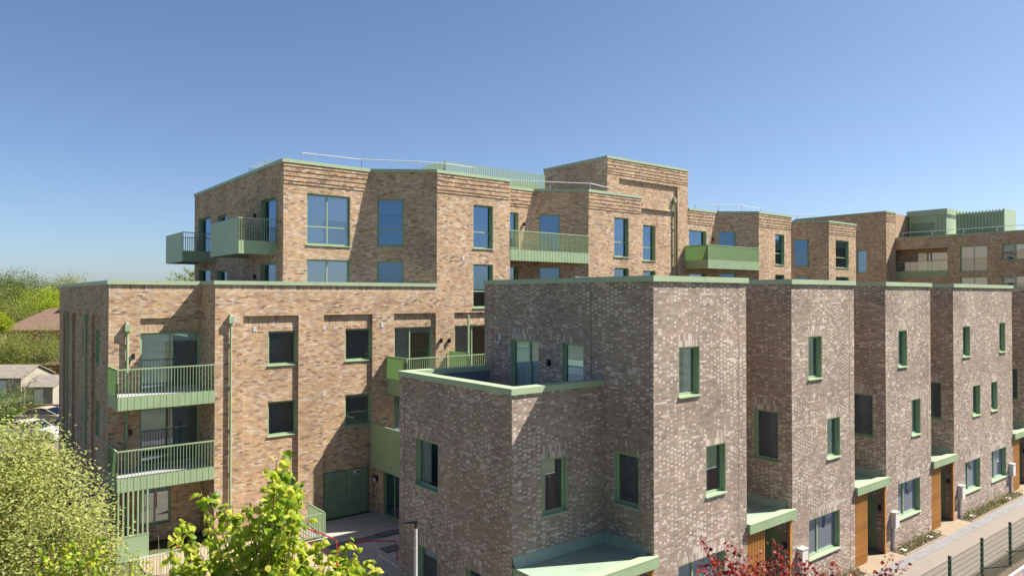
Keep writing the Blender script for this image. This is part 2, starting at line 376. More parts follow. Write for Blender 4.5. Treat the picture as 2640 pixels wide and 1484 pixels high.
def build_wall(root, wl, z0, z1, style, ops=(), sold=(), ribs=None, s0=0.0, s1=None, bz=None, ext=(0.0025, 0.0025), joints=(), near=None, name='wall'):
    s1 = wl.L if s1 is None else s1; ops = [tuple(o[:4]) for o in ops]
    sc_ = sorted({s0, s1, *[min(max(o[i], s0), s1) for o in ops for i in (0, 1)]}); zc = sorted({z0, z1, *[min(max(o[i], z0), z1) for o in ops for i in (2, 3)]})
    mb = MB()
    for i in range(len(sc_)-1):
        for j in range(len(zc)-1):
            ms, mz = (sc_[i]+sc_[i+1])/2, (zc[j]+zc[j+1])/2
            if any(o[0] < ms < o[1] and o[2] < mz < o[3] for o in ops): continue
            mb.quad(wl.pt(sc_[i],0,zc[j]), wl.pt(sc_[i+1],0,zc[j]), wl.pt(sc_[i+1],0,zc[j+1]), wl.pt(sc_[i],0,zc[j+1]))
    w_ = mb.build(name, 'mortar_tan' if style == 'tan' else 'mortar_mauve', root); org = ORG[root.name]
    bz = z0 if bz is None else bz
    B = brick_rects(wl, s0, s1, bz, z1, style, list(ops) + [(q-0.013, q+0.013, 0, 99) for q in joints], sold, ribs, ext)
    if near is not None and len(B):                                    # near = number of single bricks
        sc2 = []
        for i in range(len(B)):
            u, v, dep = proj(wl.pt((B[i,0]+B[i,1])/2, 0, (B[i,2]+B[i,3])/2))
            ok = 0 < u < 2640 and 0 < v < 1484 and B[i,3]-B[i,2] < 0.07
            sc2.append(dep if ok else 1e9)
        idx = np.argsort(sc2)[:near]; mask = np.zeros(len(B), bool); mask[idx] = True
        single_bricks(w_, wl, B[mask], style, org); B = B[~mask]
    if len(B): tag(link('bricks', bricks_mesh('bricks', wl, B, style, org), w_), kind='stuff')
    for q in joints: MB().wbox(wl, q-0.0125, q+0.0125, -0.004, 0.0005, bz, z1).build('movement_joint', 'joint', w_)
    return w_
def recess(root, wl, q, d, style, ops=(), sold=(), bz=None):           # shallow blind panel set back into a wall
    s0, s1, z0, z1 = q; wi = wl.set(d)
    o = build_wall(root, wi, z0, z1, style, ops, sold, s0=s0, s1=s1, bz=bz, ext=(-0.002, -0.002), name='recessed_panel')
    mb = MB(); P = wl.pt
    mb.quad(P(s0,0,z0),P(s0,-d,z0),P(s0,-d,z1),P(s0,0,z1)); mb.quad(P(s1,-d,z0),P(s1,0,z0),P(s1,0,z1),P(s1,-d,z1)); mb.quad(P(s0,0,z1),P(s0,-d,z1),P(s1,-d,z1),P(s1,0,z1))
    mb.build('reveal', 'soffit', o)
    return wi
def window(root, wl, q, setb=0.10, mull=(), trans=(), sill=True, fill=None, gl='glass', name='window', fw=0.068, blind=0.0, roomd=1.2, frame='green'):
    s0, s1, z0, z1 = q[:4]; mb = MB(); t = 0.018; fb = -setb - 0.06
    mb.wbox(wl, s0, s0+t, fb, -0.002, z0, z1); mb.wbox(wl, s1-t, s1, fb, -0.002, z0, z1)          # pressed metal reveal
    mb.wbox(wl, s0+t, s1-t, fb, -0.002, z1-t, z1); mb.wbox(wl, s0+t, s1-t, fb, -0.002, z0, z0+t)
    a0, a1, c0, c1 = s0+t, s1-t, z0+t, z1-t; f0, f1 = -setb-0.055, -setb
    mb.wbox(wl, a0, a0+fw, f0, f1, c0, c1); mb.wbox(wl, a1-fw, a1, f0, f1, c0, c1); mb.wbox(wl, a0+fw, a1-fw, f0, f1, c1-fw, c1); mb.wbox(wl, a0+fw, a1-fw, f0, f1, c0, c0+fw)
    xs = [a0+fw] + [a0 + (a1-a0)*m for m in mull] + [a1-fw]; zs = [c0+fw] + [c0 + (c1-c0)*m for m in trans] + [c1-fw]; h = fw*0.45
    for x in xs[1:-1]: mb.wbox(wl, x-h, x+h, f0, f1+0.004, c0+fw, c1-fw)
    for z in zs[1:-1]: mb.wbox(wl, a0+fw, a1-fw, f0, f1+0.002, z-h, z+h)
    o = mb.build(name, frame, root)
    for i in range(len(xs)-1):
        for j in range(len(zs)-1):
            x0, x1 = xs[i] + (h if i else 0), xs[i+1] - (h if i < len(xs)-2 else 0); y0, y1 = zs[j] + (h if j else 0), zs[j+1] - (h if j < len(zs)-2 else 0)
            g = -setb - 0.03
            MB().quad(wl.pt(x0,g,y0), wl.pt(x1,g,y0), wl.pt(x1,g,y1), wl.pt(x0,g,y1)).build('pane', gl, o)
    if sill: MB().wbox(wl, s0-0.03, s1+0.03, -setb*0.6, 0.055, z0-0.035, z0-0.002).build('sill', 'coping', o)
    P = wl.pt; r0, r1 = -setb-0.062, -setb-0.062-roomd; e = 0.25
    rb = MB(); rb.quad(P(s0-e,r1,z0-.1),P(s1+e,r1,z0-.1),P(s1+e,r1,z1+.1),P(s0-e,r1,z1+.1)); rb.quad(P(s0-e,r0,z0-.1),P(s0-e,r1,z0-.1),P(s0-e,r1,z1+.1),P(s0-e,r0,z1+.1))
    rb.quad(P(s1+e,r1,z0-.1),P(s1+e,r0,z0-.1),P(s1+e,r0,z1+.1),P(s1+e,r1,z1+.1)); rb.quad(P(s0-e,r0,z1+.1),P(s1+e,r0,z1+.1),P(s1+e,r1,z1+.1),P(s0-e,r1,z1+.1)); rb.quad(P(s0-e,r0,z0-.1),P(s1+e,r0,z0-.1),P(s1+e,r1,z0-.1),P(s0-e,r1,z0-.1))
    rb.build('interior', 'room', o)
    if blind: MB().wbox(wl, a0+0.02, a1-0.02, -setb-0.10, -setb-0.09, c1-(c1-c0)*blind, c1).build('blind', 'blind', o)
    if fill == 'film': MB().wbox(wl, a0+0.02, a1-0.02, -setb-0.075, -setb-0.068, c0, c1).build('protective_film', 'film', o)
    if fill in ('curtain', 'curtain2', 'sheer'):
        cb = MB(); k = {'curtain': (0.0, 0.42), 'curtain2': (0.55, 1.0), 'sheer': (0.0, 1.0)}[fill]; x0, x1 = a0 + (a1-a0)*k[0], a0 + (a1-a0)*k[1]; n = max(6, int((x1-x0)/0.035))
        for i in range(n):
            xa, xb = x0 + (x1-x0)*i/n, x0 + (x1-x0)*(i+1)/n; ya, yb = -setb-0.13 + 0.02*math.sin(i*1.9), -setb-0.13 + 0.02*math.sin((i+1)*1.9)
            cb.quad(P(xa,ya,c0),P(xb,yb,c0),P(xb,yb,c1),P(xa,ya,c1))
        cb.build('curtain', 'curtain', o)
    return o
def sold_over(q, rows=2, ext=0.0): return (q[0]-ext, q[1]+ext, q[3]+0.0, rows)
def coping(root, path, z0, z1, out=0.065, inn=0.34, name='coping'):
    o = MB().strip(path, out, inn, z0, z1).build(name, 'coping', root)
    for p, q in zip(path[:-1], path[1:]):
        w_ = Wall(p, q)
        if w_.L < 3: continue
        n = int(w_.L/2.45)
        for k in range(1, n+1):
            x = w_.L*k/(n+1)
            MB().wbox(w_, x-0.005, x+0.005, -inn-0.0015, out+0.0015, z0-0.0015, z1+0.0015).build('seam', 'seam', o)
    return o
BAL = {}
def baluster_mesh(h, r=0.008, d=0.022):
    k = (round(h, 3), r, d)
    if k not in BAL: BAL[k] = MB().box(-r, r, -d, d, 0, h).mesh('baluster', 'green')
    return BAL[k]
def balusters(parent, pa, pb, z0, z1, sp=0.115, inset=0.03, r=0.008, name='baluster'):
    pa, pb = np.array(pa, float), np.array(pb, float); L = np.hypot(*(pb-pa)); n = int((L-2*inset)/sp); org = ORG[parent.name]; th = math.atan2(*(pb-pa)[::-1])
    me = baluster_mesh(z1-z0, r)
    for i in range(n+1):
        p = pa + (pb-pa)*((inset + (L-2*inset)*i/n)/L); link(name, me, parent, (p[0]-org[0], p[1]-org[1], z0-org[2]), th)
def balcony(root, sides, fl, rail=1.12, fdep=0.5, deck=None, label=None, back=None, bsp=0.115):
    # sides: list of (p0, p1, kind) going round the outside; kind: 'bars', 'panel', 'mesh'
    pts = [sides[0][0]] + [s[1] for s in sides]; poly = pts + (back or [])
    zb, zt = fl - fdep + 0.06, fl + 0.06; zr = fl + rail
    o = MB().prism(poly, fl-0.18, fl).build('balcony', 'deck', root)
    if label: o['label'] = label
    for p0, p1, kind in sides:
        wl = Wall(p0, p1)
        fb = MB(); n = max(2, int(wl.L/0.115))
        if kind in ('bars', 'mesh'):
            for i in range(n): x0, x1 = wl.L*i/n, wl.L*(i+1)/n; fb.wbox(wl, x0+0.004, x1-0.004, 0.0135, 0.030 if i % 2 else 0.022, zb, zt)
            fb.wbox(wl, 0, wl.L, 0.002, 0.013, zb, zt)
        elif kind == 'solid': fb.wbox(wl, 0, wl.L, 0.002, 0.026, zb, zr-0.046)
        else: fb.wbox(wl, 0, wl.L, 0.002, 0.026, zb, zt)
        fb.build('fascia', 'green', o)
        MB().wbox(wl, 0, wl.L, -0.022, 0.034, zr-0.045, zr).build('top_rail', 'green', o)
        if kind == 'bars': balusters(o, wl.pt(0,0.012,0)[:2], wl.pt(wl.L,0.012,0)[:2], zt, zr-0.045, sp=bsp)
        elif kind == 'panel': MB().wbox(wl, 0.0, wl.L, 0.010, 0.018, zt, zr-0.046).build('side_panel', 'perf', o)
        elif kind == 'mesh':
            MB().wbox(wl, 0.0, wl.L, 0.012, 0.018, zt, zr-0.046).build('mesh_panel', 'mesh_sheet', o); balusters(o, wl.pt(0,-0.012,0)[:2], wl.pt(wl.L,-0.012,0)[:2], zt, zr-0.046, sp=0.42)
        elif kind == 'glass':
            g = MB().quad(wl.pt(0,-0.02,zt), wl.pt(wl.L,-0.02,zt), wl.pt(wl.L,-0.02,zr-.046), wl.pt(0,-0.02,zr-.046)); g.build('glass_panel', 'glass', o)
    return o
def downpipe(root, wl, s, ztop, zbot=0.0, r=0.05, off=0.09):
    p = MB().tube([wl.pt(s, off, zbot), wl.pt(s, off, ztop-0.25)], r, 10).build('downpipe', 'green', root, smooth=False)
    h = MB().wbox(wl, s-0.10, s+0.10, 0.015, 0.19, ztop-0.27, ztop); h.wbox(wl, s-0.06, s+0.06, 0.02, 0.16, ztop-0.36, ztop-0.27); h.build('hopper', 'green', p)
    MB().wbox(wl, s-0.05, s+0.05, 0.0, 0.13, ztop+0.003, ztop+0.10).build('spout', 'lightgrey', p)
    k = 0
    while zbot + 1 + k*1.8 < ztop - 0.5: MB().wbox(wl, s-0.07, s+0.07, 0.0, off, zbot+1+k*1.8, zbot+1.04+k*1.8).build('bracket', 'green', p); k += 1
    return p
def wall_light(root, wl, s, z, name='wall_light'):
    mb = MB(); mb.wbox(wl, s-0.05, s+0.05, 0.007, 0.04, z-0.08, z+0.08); mb.tube([wl.pt(s,0.10,z-0.11), wl.pt(s,0.10,z+0.11)], 0.055, 10); return mb.build(name, 'black', root)
def vent(root, wl, s, z, w_=0.075, h_=0.11): return MB().wbox(wl, s-w_, s+w_, 0.008, 0.02, z-h_, z+h_).build('air_vent', 'lightgrey', root)

# ------------------------------------------------------------------ apartment building
BFR, BSB = 30.94, 32.90                                                # front and set-back wall lines
def a_on(u, b, v=742.0):
    wl = Wall((0, b), (1, b)); return wl.hit(u, v)[0]
def b_on(u, a, v=742.0):
    wl = Wall((a, 60), (a, 0)); return 60 - wl.hit(u, v)[0]
A0, A1, AS = 5.32, a_on(555, BFR), a_on(1126, BFR)
A3E = a_on(1314.7, BFR, 560); A1E = a_on(954.5, BSB, 500); AP = a_on(730.5, BSB, 500)
A4E = a_on(1375, BSB, 560); A6 = a_on(1517, BFR, 560); A6E = a_on(1652.4, BFR, 560)
AT0, AT1 = a_on(1565.5, BSB, 430), a_on(1773.4, BSB, 500)
A8E = a_on(1846.5, BSB, 600); A10 = a_on(1956, BFR, 600); A10E = a_on(2039, BFR, 600)
A11 = a_on(2041, BSB, 600); A12 = a_on(2136.5, BFR, 600); A12E = a_on(2206, BFR, 600)
BPB, BLB = b_on(502, AP, 560), b_on(153, A0, 900)
BTB = b_on(1402, AT0, 440)
ZL, ZP, ZT = 10.70, 16.50, 19.28                                      # brick tops: low block, upper block, stair tower
ab = site_thing('apartment_building', A0, BSB, 'tan brick apartment building with green balconies and stepped upper storeys', 'building')
def ribs_p(top):
    n = int(top/CO)
    return lambda r, z: 0.030 if n - 13 <= r < n and (n - r) % 3 != 0 else 0.0
# ---- left flank
wl = Wall((A0, BLB), (A0, BSB))
pan = []
for u0, u1 in ((163, 180), (186, 216), (236, 270)):
    s0, s1 = wl.hit(u0, 900)[0], wl.hit(u1, 900)[0]; pan.append((s0, s1, 0.0, 9.375))
build_wall(ab, wl, 0, ZL, 'tan', pan, bz=1.0)
for i, (s0, s1, z0, z1) in enumerate(pan):
    ops = []; wd = 0.95
    for k in range(3):
        zb = 0.975 + 3.15*k
        ops.append((s1-0.2-wd if i != 2 else s0+0.35, s1-0.2 if i != 2 else s0+0.35+wd, zb, zb+1.5))
        if i == 2: ops.append((s1-0.75, s1-0.3, zb, zb+1.5))
    wi = recess(ab, wl, (s0, s1, z0, z1), 0.12, 'tan', ops, [(s0, s1, 9.15, 1)], bz=1.0)
    for q in ops: window(ab, wi, q, 0.09, sill=True)
for u in (178, 226): downpipe(ab, wl, wl.hit(u, 900)[0], 9.35)
# ---- bay beside the flank: balconies in front
wl = Wall((A0, BSB), (A1, BSB))
d2 = [wl.hit(361, 900)[0], wl.hit(516, 900)[0], 6.30, 8.70]; d1 = [d2[0], d2[1], 3.15, 5.55]; w0 = [d2[0], wl.hit(441, 1290)[0], 0.675, 2.40]
rq = [d2[0], d2[1], 8.70, 9.30]
build_wall(ab, wl, 0, ZL, 'tan', [d2, d1, w0, rq], [(0, wl.L, ZL-0.225, 1)])
recess(ab, wl, rq, 0.10, 'tan', (), [(rq[0], rq[1], 8.70, 2)])
for q in (d2, d1): window(ab, wl, q, 0.10, mull=(0.5,), sill=False, name='balcony_door', blind=0.16 if q is d2 else 0.0, fill='curtain' if q is d2 else None, roomd=3)
window(ab, wl, w0, 0.10, mull=(0.5,), blind=0.3)
downpipe(ab, wl, wl.hit(327, 900)[0], 9.05); wall_light(ab, wl, wl.hit(343, 904)[0], 7.75); wall_light(ab, wl, wl.hit(335, 1098)[0], 4.65)
for fl in (6.28, 3.15):
    balcony(ab, [((A0, BSB), (A0, BFR), 'panel'), ((A0, BFR), (A1, BFR), 'bars')], fl, 1.13, 0.52, back=[(A1, BSB)])
# ---- ground floor slatted screen under the balcony
sw = Wall((A0, BFR), (A1, BFR)); e = sw.hit(384, 1300)[0]
sg = MB().wbox(sw, 0, e, -0.02, 0.02, 0.0, 0.95); sg.wbox(sw, 0, e, -0.03, 0.03, 0.95, 1.0)
so = sg.build('slatted_screen', 'green', ab)
for k in range(7): MB().wbox(sw, 0.02 + (e-0.10)*k/6, 0.08 + (e-0.10)*k/6, -0.03, 0.03, 1.0, 2.72).build('slat', 'green', so)
sw2 = Wall((A0, BSB), (A0, BFR)); MB().wbox(sw2, 0.2, sw2.L, -0.02, 0.02, 0.0, 2.72).build('side_panel', 'perf', so)
# ---- return and long front
build_wall(ab, Wall((A1, BSB), (A1, BFR)), 0, ZL, 'tan', (), [(0, BSB-BFR, ZL-0.225, 1)])
wl = Wall((A1, BFR), (AS, BFR)); P9 = 9.375
rec = [(627, 769.5), (834.5, 960), (1015, 1124)]
rqs = [(wl.hit(a, 900)[0], min(wl.hit(b, 900)[0], wl.L-0.05), 0.0, P9) for a, b in rec]
build_wall(ab, wl, 0, ZL, 'tan', rqs, [(0, wl.L, ZL-0.225, 1)])
wi = wl.set(0.12)
c1 = [wi.hit(690.6, 900)[0], wi.hit(765, 900)[0]]; c2 = [wi.hit(889.5, 900)[0], wi.hit(957, 900)[0]]; c3 = [wi.hit(1016, 900)[0], wi.hit(1114, 900)[0]]
z3 = (wi.hit(690.6, 943)[1], wi.hit(690.6, 852.5)[1]); z2 = (wi.hit(690.6, 1126)[1], wi.hit(690.6, 1037.6)[1])
sn = lambda z: round(z/CO)*CO
opsA = [c1 + [sn(z3[0]), sn(z3[1])], c1 + [sn(z2[0]), sn(z2[1])], c1 + [0.6, 2.175]]
opsB = [c2 + [sn(z3[0]), sn(z3[1])], c2 + [sn(z2[0]), sn(z2[1])]]
dd = [wi.hit(833, 1290)[0], wi.hit(950, 1270)[0], 0.0, 2.175]; opsB.append(dd)
opsC = [c3 + [6.30, 8.70], c3 + [3.15, 5.55]]
for q, ops in zip(rqs, (opsA, opsB, opsC)): recess(ab, wl, q, 0.12, 'tan', ops, [(q[0], q[1], P9-0.225, 1), (q[0], q[1], P9-0.45, 1)])
for i, q in enumerate(opsA[:3] + opsB[:2]): window(ab, wi, q, 0.09, fill=None, roomd=1.0, blind=(0.0, 0.06, 0.4, 0.0, 0.12)[i])
for q in opsC: window(ab, wi, q, 0.09, mull=(0.42,), sill=False, name='balcony_door', fill='curtain', blind=0.12, roomd=3)
# double service door with louvred leaves
fr = MB(); fr.wbox(wi, dd[0], dd[1], -0.10, -0.05, 0, dd[3]); do = fr.build('service_door', 'green_dark', ab); mid = (dd[0]+dd[1])/2
for x0, x1 in ((dd[0]+0.06, mid-0.02), (mid+0.02, dd[1]-0.06)):
    lf = MB().wbox(wi, x0, x1, -0.05, -0.02, 0.03, dd[3]-0.06).build('door_leaf', 'green_dark', do)
    lp = MB(); a, b = x0+0.22, x1-0.22
    for k in range(22): z = 0.45 + k*0.062; lp.add([wi.pt(a,-0.016,z), wi.pt(b,-0.016,z), wi.pt(b,0.012,z-0.025), wi.pt(a,0.012,z-0.025), wi.pt(a,-0.016,z+0.02), wi.pt(b,-0.016,z+0.02)], [(0,1,2,3),(3,2,5,4),(0,3,4),(1,5,2)])
    lp.wbox(wi, a-0.04, a, -0.018, 0.005, 0.38, 1.85); lp.wbox(wi, b, b+0.04, -0.018, 0.005, 0.38, 1.85); lp.wbox(wi, a-0.04, b+0.04, -0.018, 0.008, 0.34, 0.38)
    lp.build('louvre', 'green_dark', do); MB().wbox(wi, (mid-0.09 if x1 < mid else mid+0.06), (mid-0.06 if x1 < mid else mid+0.09), -0.018, 0.03, 0.95, 1.15).build('handle', 'grey', do)
x = wi.hit(921, 1224)[0]
sg = MB().wbox(wi, x-0.17, x+0.17, -0.018, -0.012, 1.91, 2.07).build('warning_sign', 'white', do); MB().wbox(wi, x-0.16, x+0.16, -0.0115, -0.009, 2.03, 2.065).build('sign_band', 'signyellow', do)
MB().wbox(wi, x-0.04, x+0.15, -0.0115, -0.009, 1.92, 2.02).build('sign_picture', 'signpurple', do)
x = wi.hit(859, 1241)[0]; MB().wbox(wi, x-0.14, x+0.14, -0.018, -0.012, 1.93, 2.02).build('door_sign', 'signblue', do)
downpipe(ab, wl, wl.hit(593, 1000)[0], 9.36)
for u, v in ((657, 848), (838, 844), (986, 838), (838, 1015)): s, z = wi.hit(u, v) if u in (657,) else wl.hit(u, v); vent(ab, wi if u in (657, 838) else wl, s, z)
# ---- upper front bay continuing to the ground
wl = Wall((AS, BFR), (A3E, BFR)); r4 = (wl.hit(1171, 900)[0], wl.hit(1290, 900)[0], 0.0, P9)
q5 = wl.px(1220, 1271, 525, 640); q4 = [q5[0], q5[1], q5[2]-3.15, q5[3]-3.15]
build_wall(ab, wl, 0, ZP, 'tan', [r4, q5, q4], ribs=ribs_p(ZP))
wi = wl.set(0.12); c4 = [wi.hit(1172, 900)[0], wi.hit(1280, 900)[0]]; opsD = [c4 + [6.30, 8.70], c4 + [3.15, 5.55]]
recess(ab, wl, r4, 0.12, 'tan', opsD, [(r4[0], r4[1], P9-0.225, 1), (r4[0], r4[1], P9-0.45, 1)])
for q in opsD: window(ab, wi, q, 0.09, mull=(0.42,), sill=False, name='balcony_door', fill='curtain', roomd=3)
for q in (q5, q4): window(ab, wl, q, 0.2, trans=(0.38,), gl='glass_up')
s, z = wl.hit(1194, 665); vent(ab, wl, s, z)
for u in (1136, 1157): s, z = wl.hit(u, 877); wall_light(ab, wl, s, z)
# ---- upper storeys: flank, set-back bay, splayed bay
wl = Wall((AP, BPB), (AP, BSB))
def flank(u0, u1, z0, z1): return [wl.hit(u0, 560)[0], wl.hit(u1, 560)[0], z0, z1]
ops = [flank(672, 711, 12.75, 15.0), flank(561, 586, 13.5, 14.85), flank(513, 543, 12.75, 15.0)]
ops += [[q[0], q[1], q[2]-3.15, q[3]-3.15] for q in ops]
build_wall(ab, wl, 10.4, ZP, 'tan', ops)
for q in ops: window(ab, wl, q, 0.18, sill=False, gl='glass_up', name='balcony_door' if q[3]-q[2] > 2 else 'window')
for u, z in ((660, 14.3), (660, 11.2)): wall_light(ab, wl, wl.hit(u, 560)[0], z)
b1, b2, b3, b4 = 33.7, 38.0, 43.4, 47.2; AO = AP - 1.8
for ba, bb in ((b2, b1), (b4, b3)):
    balcony(ab, [((AP, ba), (AO, ba), 'bars'), ((AO, ba), (AO, bb), 'solid'), ((AO, bb), (AP, bb), 'bars')], 12.75, 1.12, 0.62)
wl = Wall((AP, BSB), (A1E, BSB)); q5 = wl.px(791, 903, 496, 630); q4 = [q5[0], q5[1], q5[2]-3.15, q5[3]-3.15]
build_wall(ab, wl, 10.4, ZP, 'tan', [q5, q4], ribs=ribs_p(ZP))
window(ab, wl, q5, 0.12, mull=(0.48,), trans=(0.36,), gl='glass', fill='curtain', blind=0.5); window(ab, wl, q4, 0.12, mull=(0.48,), trans=(0.36,), gl='glass', blind=0.97)
def splay(p0, p1, u0, u1, vt, vb, z0, doorlike=False, trans=(0.36,)):
    wl = Wall(p0, p1); q5 = wl.px(u0, u1, vt, vb); q4 = [q5[0], q5[1], q5[2]-3.15, q5[3]-3.15]
    build_wall(ab, wl, z0, ZP, 'tan', [q5, q4], bz=10.4, ext=(0.007, 0.007))
    for q in (q5, q4): window(ab, wl, q, 0.10, trans=trans, gl='glass_up', sill=not doorlike, blind=random.choice((0.0, 0.55, 0.95)) if doorlike else random.choice((0.0, 0.2, 0.3)), name='balcony_door' if doorlike else 'window')
    return wl
splay((A1E, BSB), (AS, BFR), 972, 1041, 511, 636, 10.4)
# ---- balcony recess and following bays
def bay(p0, p1, wins, z1=ZP, bz=10.4, ribs=True, rec=None, trans=(0.38,), z0=0.0):
    wl = Wall(p0, p1); qs = []
    for u0, u1, vt, vb in wins:
        q = wl.px(u0, u1, vt, vb); qs += [q, [q[0], q[1], q[2]-3.15, q[3]-3.15]]
    ops = list(qs)
    if rec is not None:
        s0, z_ = wl.hit(rec[0], rec[2]); s1 = wl.hit(rec[1], 560)[0]; rr = (s0, s1, z0 + 10.4, sn(z_)); ops = [rr]
    build_wall(ab, wl, z0, z1, 'tan', ops, bz=bz, ribs=ribs_p(z1) if ribs else None)
    wi = wl
    if rec is not None: wi = recess(ab, wl, rr, 0.14, 'tan', qs)
    for q in qs: window(ab, wi, q, 0.2, trans=trans, gl='glass_up', blind=random.choice((0.0, 0.0, 0.25, 0.5)))
    return wl
w4 = bay((A3E, BSB), (A4E, BSB), [(1312, 1337, 546, 640)], trans=())
splay((A4E, BSB), (A6, BFR), 1389, 1445, 551, 650, 0.0, True, ())
balcony(ab, [((A3E, BFR), (A6, BFR), 'bars')], 12.75, 1.12, 0.62, bsp=0.10, back=[(A4E, BSB), (A3E, BSB)])
w6 = bay((A6, BFR), (A6E, BFR), [(1583, 1621, 560, 661)])
wt = bay((AT0, BSB), (AT1, BSB), [(1661, 1694, 579, 670)], z1=ZT, rec=(1596, 1747, 460))
downpipe(ab, wt.set(0.12), wt.hit(1740, 560)[0], 17.2, 10.4, off=0.08)
build_wall(ab, Wall((AT0, BTB), (AT0, BSB)), 16.2, ZT, 'tan', ())
w8 = bay((AT1, BSB), (A8E, BSB), [(1776, 1821, 593, 660)], trans=())
splay((A8E, BSB), (A10, BFR), 1853, 1897, 596, 660, 0.0, False, ())
ABL = a_on(1824.5, BFR, 640)
balcony(ab, [((ABL, BSB), (ABL, BFR), 'panel'), ((ABL, BFR), (A10, BFR), 'mesh')], 12.75, 1.12, 0.62, back=[(A8E, BSB)])
w10 = bay((A10, BFR), (A10E, BFR), [(1998, 2022, 603, 682)])
bay((A10E, BSB), (A11, BSB), [])
splay((A11, BSB), (A12, BFR), 2047, 2086, 616, 688, 0.0)
w12 = bay((A12, BFR), (A12E, BFR), [(2154, 2188, 618, 690)])
for wl_, u, v in ((w4, 1350, 578), (w8, 1836, 617)): s, z = wl_.hit(u, v); wall_light(ab, wl_, s, z)
# ---- sides that face away, roofs
bk = MB()
def blank(p0, p1, z0, z1): bk.quad((*p0, z0), (*p1, z0), (*p1, z1), (*p0, z1))
for p0, p1, z0, z1 in (((A3E, BFR), (A3E, BSB), 0, ZP), ((A6E, BFR), (A6E, BSB), 0, ZP), ((A6E, BSB), (AT0, BSB), 0, ZP), ((A10E, BFR), (A10E, BSB), 0, ZP), ((A12E, BFR), (A12E, 44), 0, ZP),
        ((A0, BLB), (AP, BLB), 0, ZL), ((AP, BPB), (A12E, 44), 0, ZP), ((AT1, BSB), (AT1, BTB), 16.2, ZT), ((AT0, BTB), (AT1, BTB), 16.2, ZT)): blank(p0, p1, z0, z1)
bk.build('rear_wall', 'soffit', ab)
rf = MB(); rf.add([(A0,BLB,ZL-.25),(A0,BSB,ZL-.25),(A1,BSB,ZL-.25),(A1,BFR,ZL-.25),(AS,BFR,ZL-.25),(A1E,BSB,ZL-.25),(AP,BSB,ZL-.25),(AP,BLB,ZL-.25)], [tuple(range(8))])
top = [(AP,BPB),(AP,BSB),(A1E,BSB),(AS,BFR),(A3E,BFR),(A3E,BSB),(A4E,BSB),(A6,BFR),(A6E,BFR),(A6E,BSB),(AT1,BSB),(A8E,BSB),(A10,BFR),(A10E,BFR),(A10E,BSB),(A11,BSB),(A12,BFR),(A12E,BFR),(A12E,44)]
rf.add([(x, y, ZP-.25) for x, y in top], [tuple(range(len(top)))]); rf.add([(AT0,BTB,ZT-.2),(AT0,BSB,ZT-.2),(AT1,BSB,ZT-.2),(AT1,BTB,ZT-.2)], [(0,1,2,3)])
rf.build('roof', 'roof', ab)
coping(ab, [(A0, BLB), (A0, BSB), (A1, BSB), (A1, BFR), (AS, BFR)], ZL, ZL+0.165)
coping(ab, [(AP, BPB), (AP, BSB), (A1E, BSB), (AS, BFR), (A3E, BFR), (A3E, BSB-0.4)], ZP, ZP+0.16)
coping(ab, [(A3E, BSB), (A4E, BSB), (A6, BFR), (A6E, BFR), (A6E, BSB-0.4)], ZP, ZP+0.16)
coping(ab, [(AT0, BTB), (AT0, BSB), (AT1, BSB), (AT1, BTB)], ZT, ZT+0.16)
coping(ab, [(AT1+0.06, BSB), (A8E, BSB), (A10, BFR), (A10E, BFR), (A10E, BSB-0.4)], ZP, ZP+0.16)
coping(ab, [(A10E, BSB), (A11, BSB), (A12, BFR), (A12E, BFR), (A12E, 44)], ZP, ZP+0.16)
# ---- courtyard side: second floor balcony, entrance lobby under the first floor one
balcony(ab, [((16.9, BFR), (16.9, 29.1), 'panel'), ((16.9, 29.1), (23.6, 29.1), 'bars')], 6.22, 1.12, 0.75, back=[(23.6, BFR)])
dv = Wall((20.45, BFR), (20.45, 29.15)); MB().wbox(dv, 0.05, dv.L, -0.01, 0.01, 6.3, 7.42).build('balcony_divider', 'perf', ab)
balcony(ab, [((16.05, BFR), (16.05, 27.9), 'solid'), ((16.05, 27.9), (23.6, 27.9), 'bars')], 3.15, 1.06, 1.05, back=[(23.6, BFR)])
for a_ in (17.0, 20.5): MB().box(a_-0.045, a_+0.045, 29.2, 29.29, 3.15, 7.3 if a_ < 18 else 9.3).build('balcony_post', 'green', ab)
lw = Wall((16.25, BFR), (16.25, 28.1)); dq = [0.85, 2.7, 0.0, 2.1]
build_wall(ab, lw, 0, 2.175, 'tan', [dq]); window(ab, lw, dq, 0.08, mull=(0.5,), sill=False, name='entrance_door', frame='green_dark')
s, z = lw.hit(972, 1232); lt = MB().tube([lw.pt(s, 0.0, z), lw.pt(s, 0.11, z)], 0.15, 14).build('bulkhead_light', 'black', ab); MB().tube([lw.pt(s, 0.111, z-0.05), lw.pt(s, 0.16, z-0.05)], 0.09, 12).build('diffuser', 'white', lt)
# ---- rooftop rails, screen, vents
def rooftop_rail(pts, z0, h, r=0.026):
    rl = MB().tube([(a_, b_, z0+h) for a_, b_ in pts], r, 6).build('roof_rail', 'lightgrey', ab)
    for a_, b_ in pts: MB().tube([(a_, b_, z0-0.05), (a_, b_, z0+h)], r*0.9, 6).build('rail_post', 'grey', rl)
ZR = ZP - 0.25
def rp(u, b): return (a_on(u, b, 430), b)
def rail_px(pts, zr=17.35):
    out = []
    for u, v in pts:
        da, db, dz = ray(u, v); t = (zr - HC)/dz; out.append((da*t, db*t))
    rooftop_rail(out, ZR, zr - ZR)
rail_px([(779, 394), (810, 398), (932, 411.5), (1076, 416.7), (1149, 422), (1222, 432.5)])
rail_px([(1316, 464), (1418, 469), (1522, 473), (1580, 486)])
rail_px([(1793, 528), (1852, 529), (1913, 530), (1962, 538)]); rail_px([(2041, 556), (2056, 556), (2096, 556)])
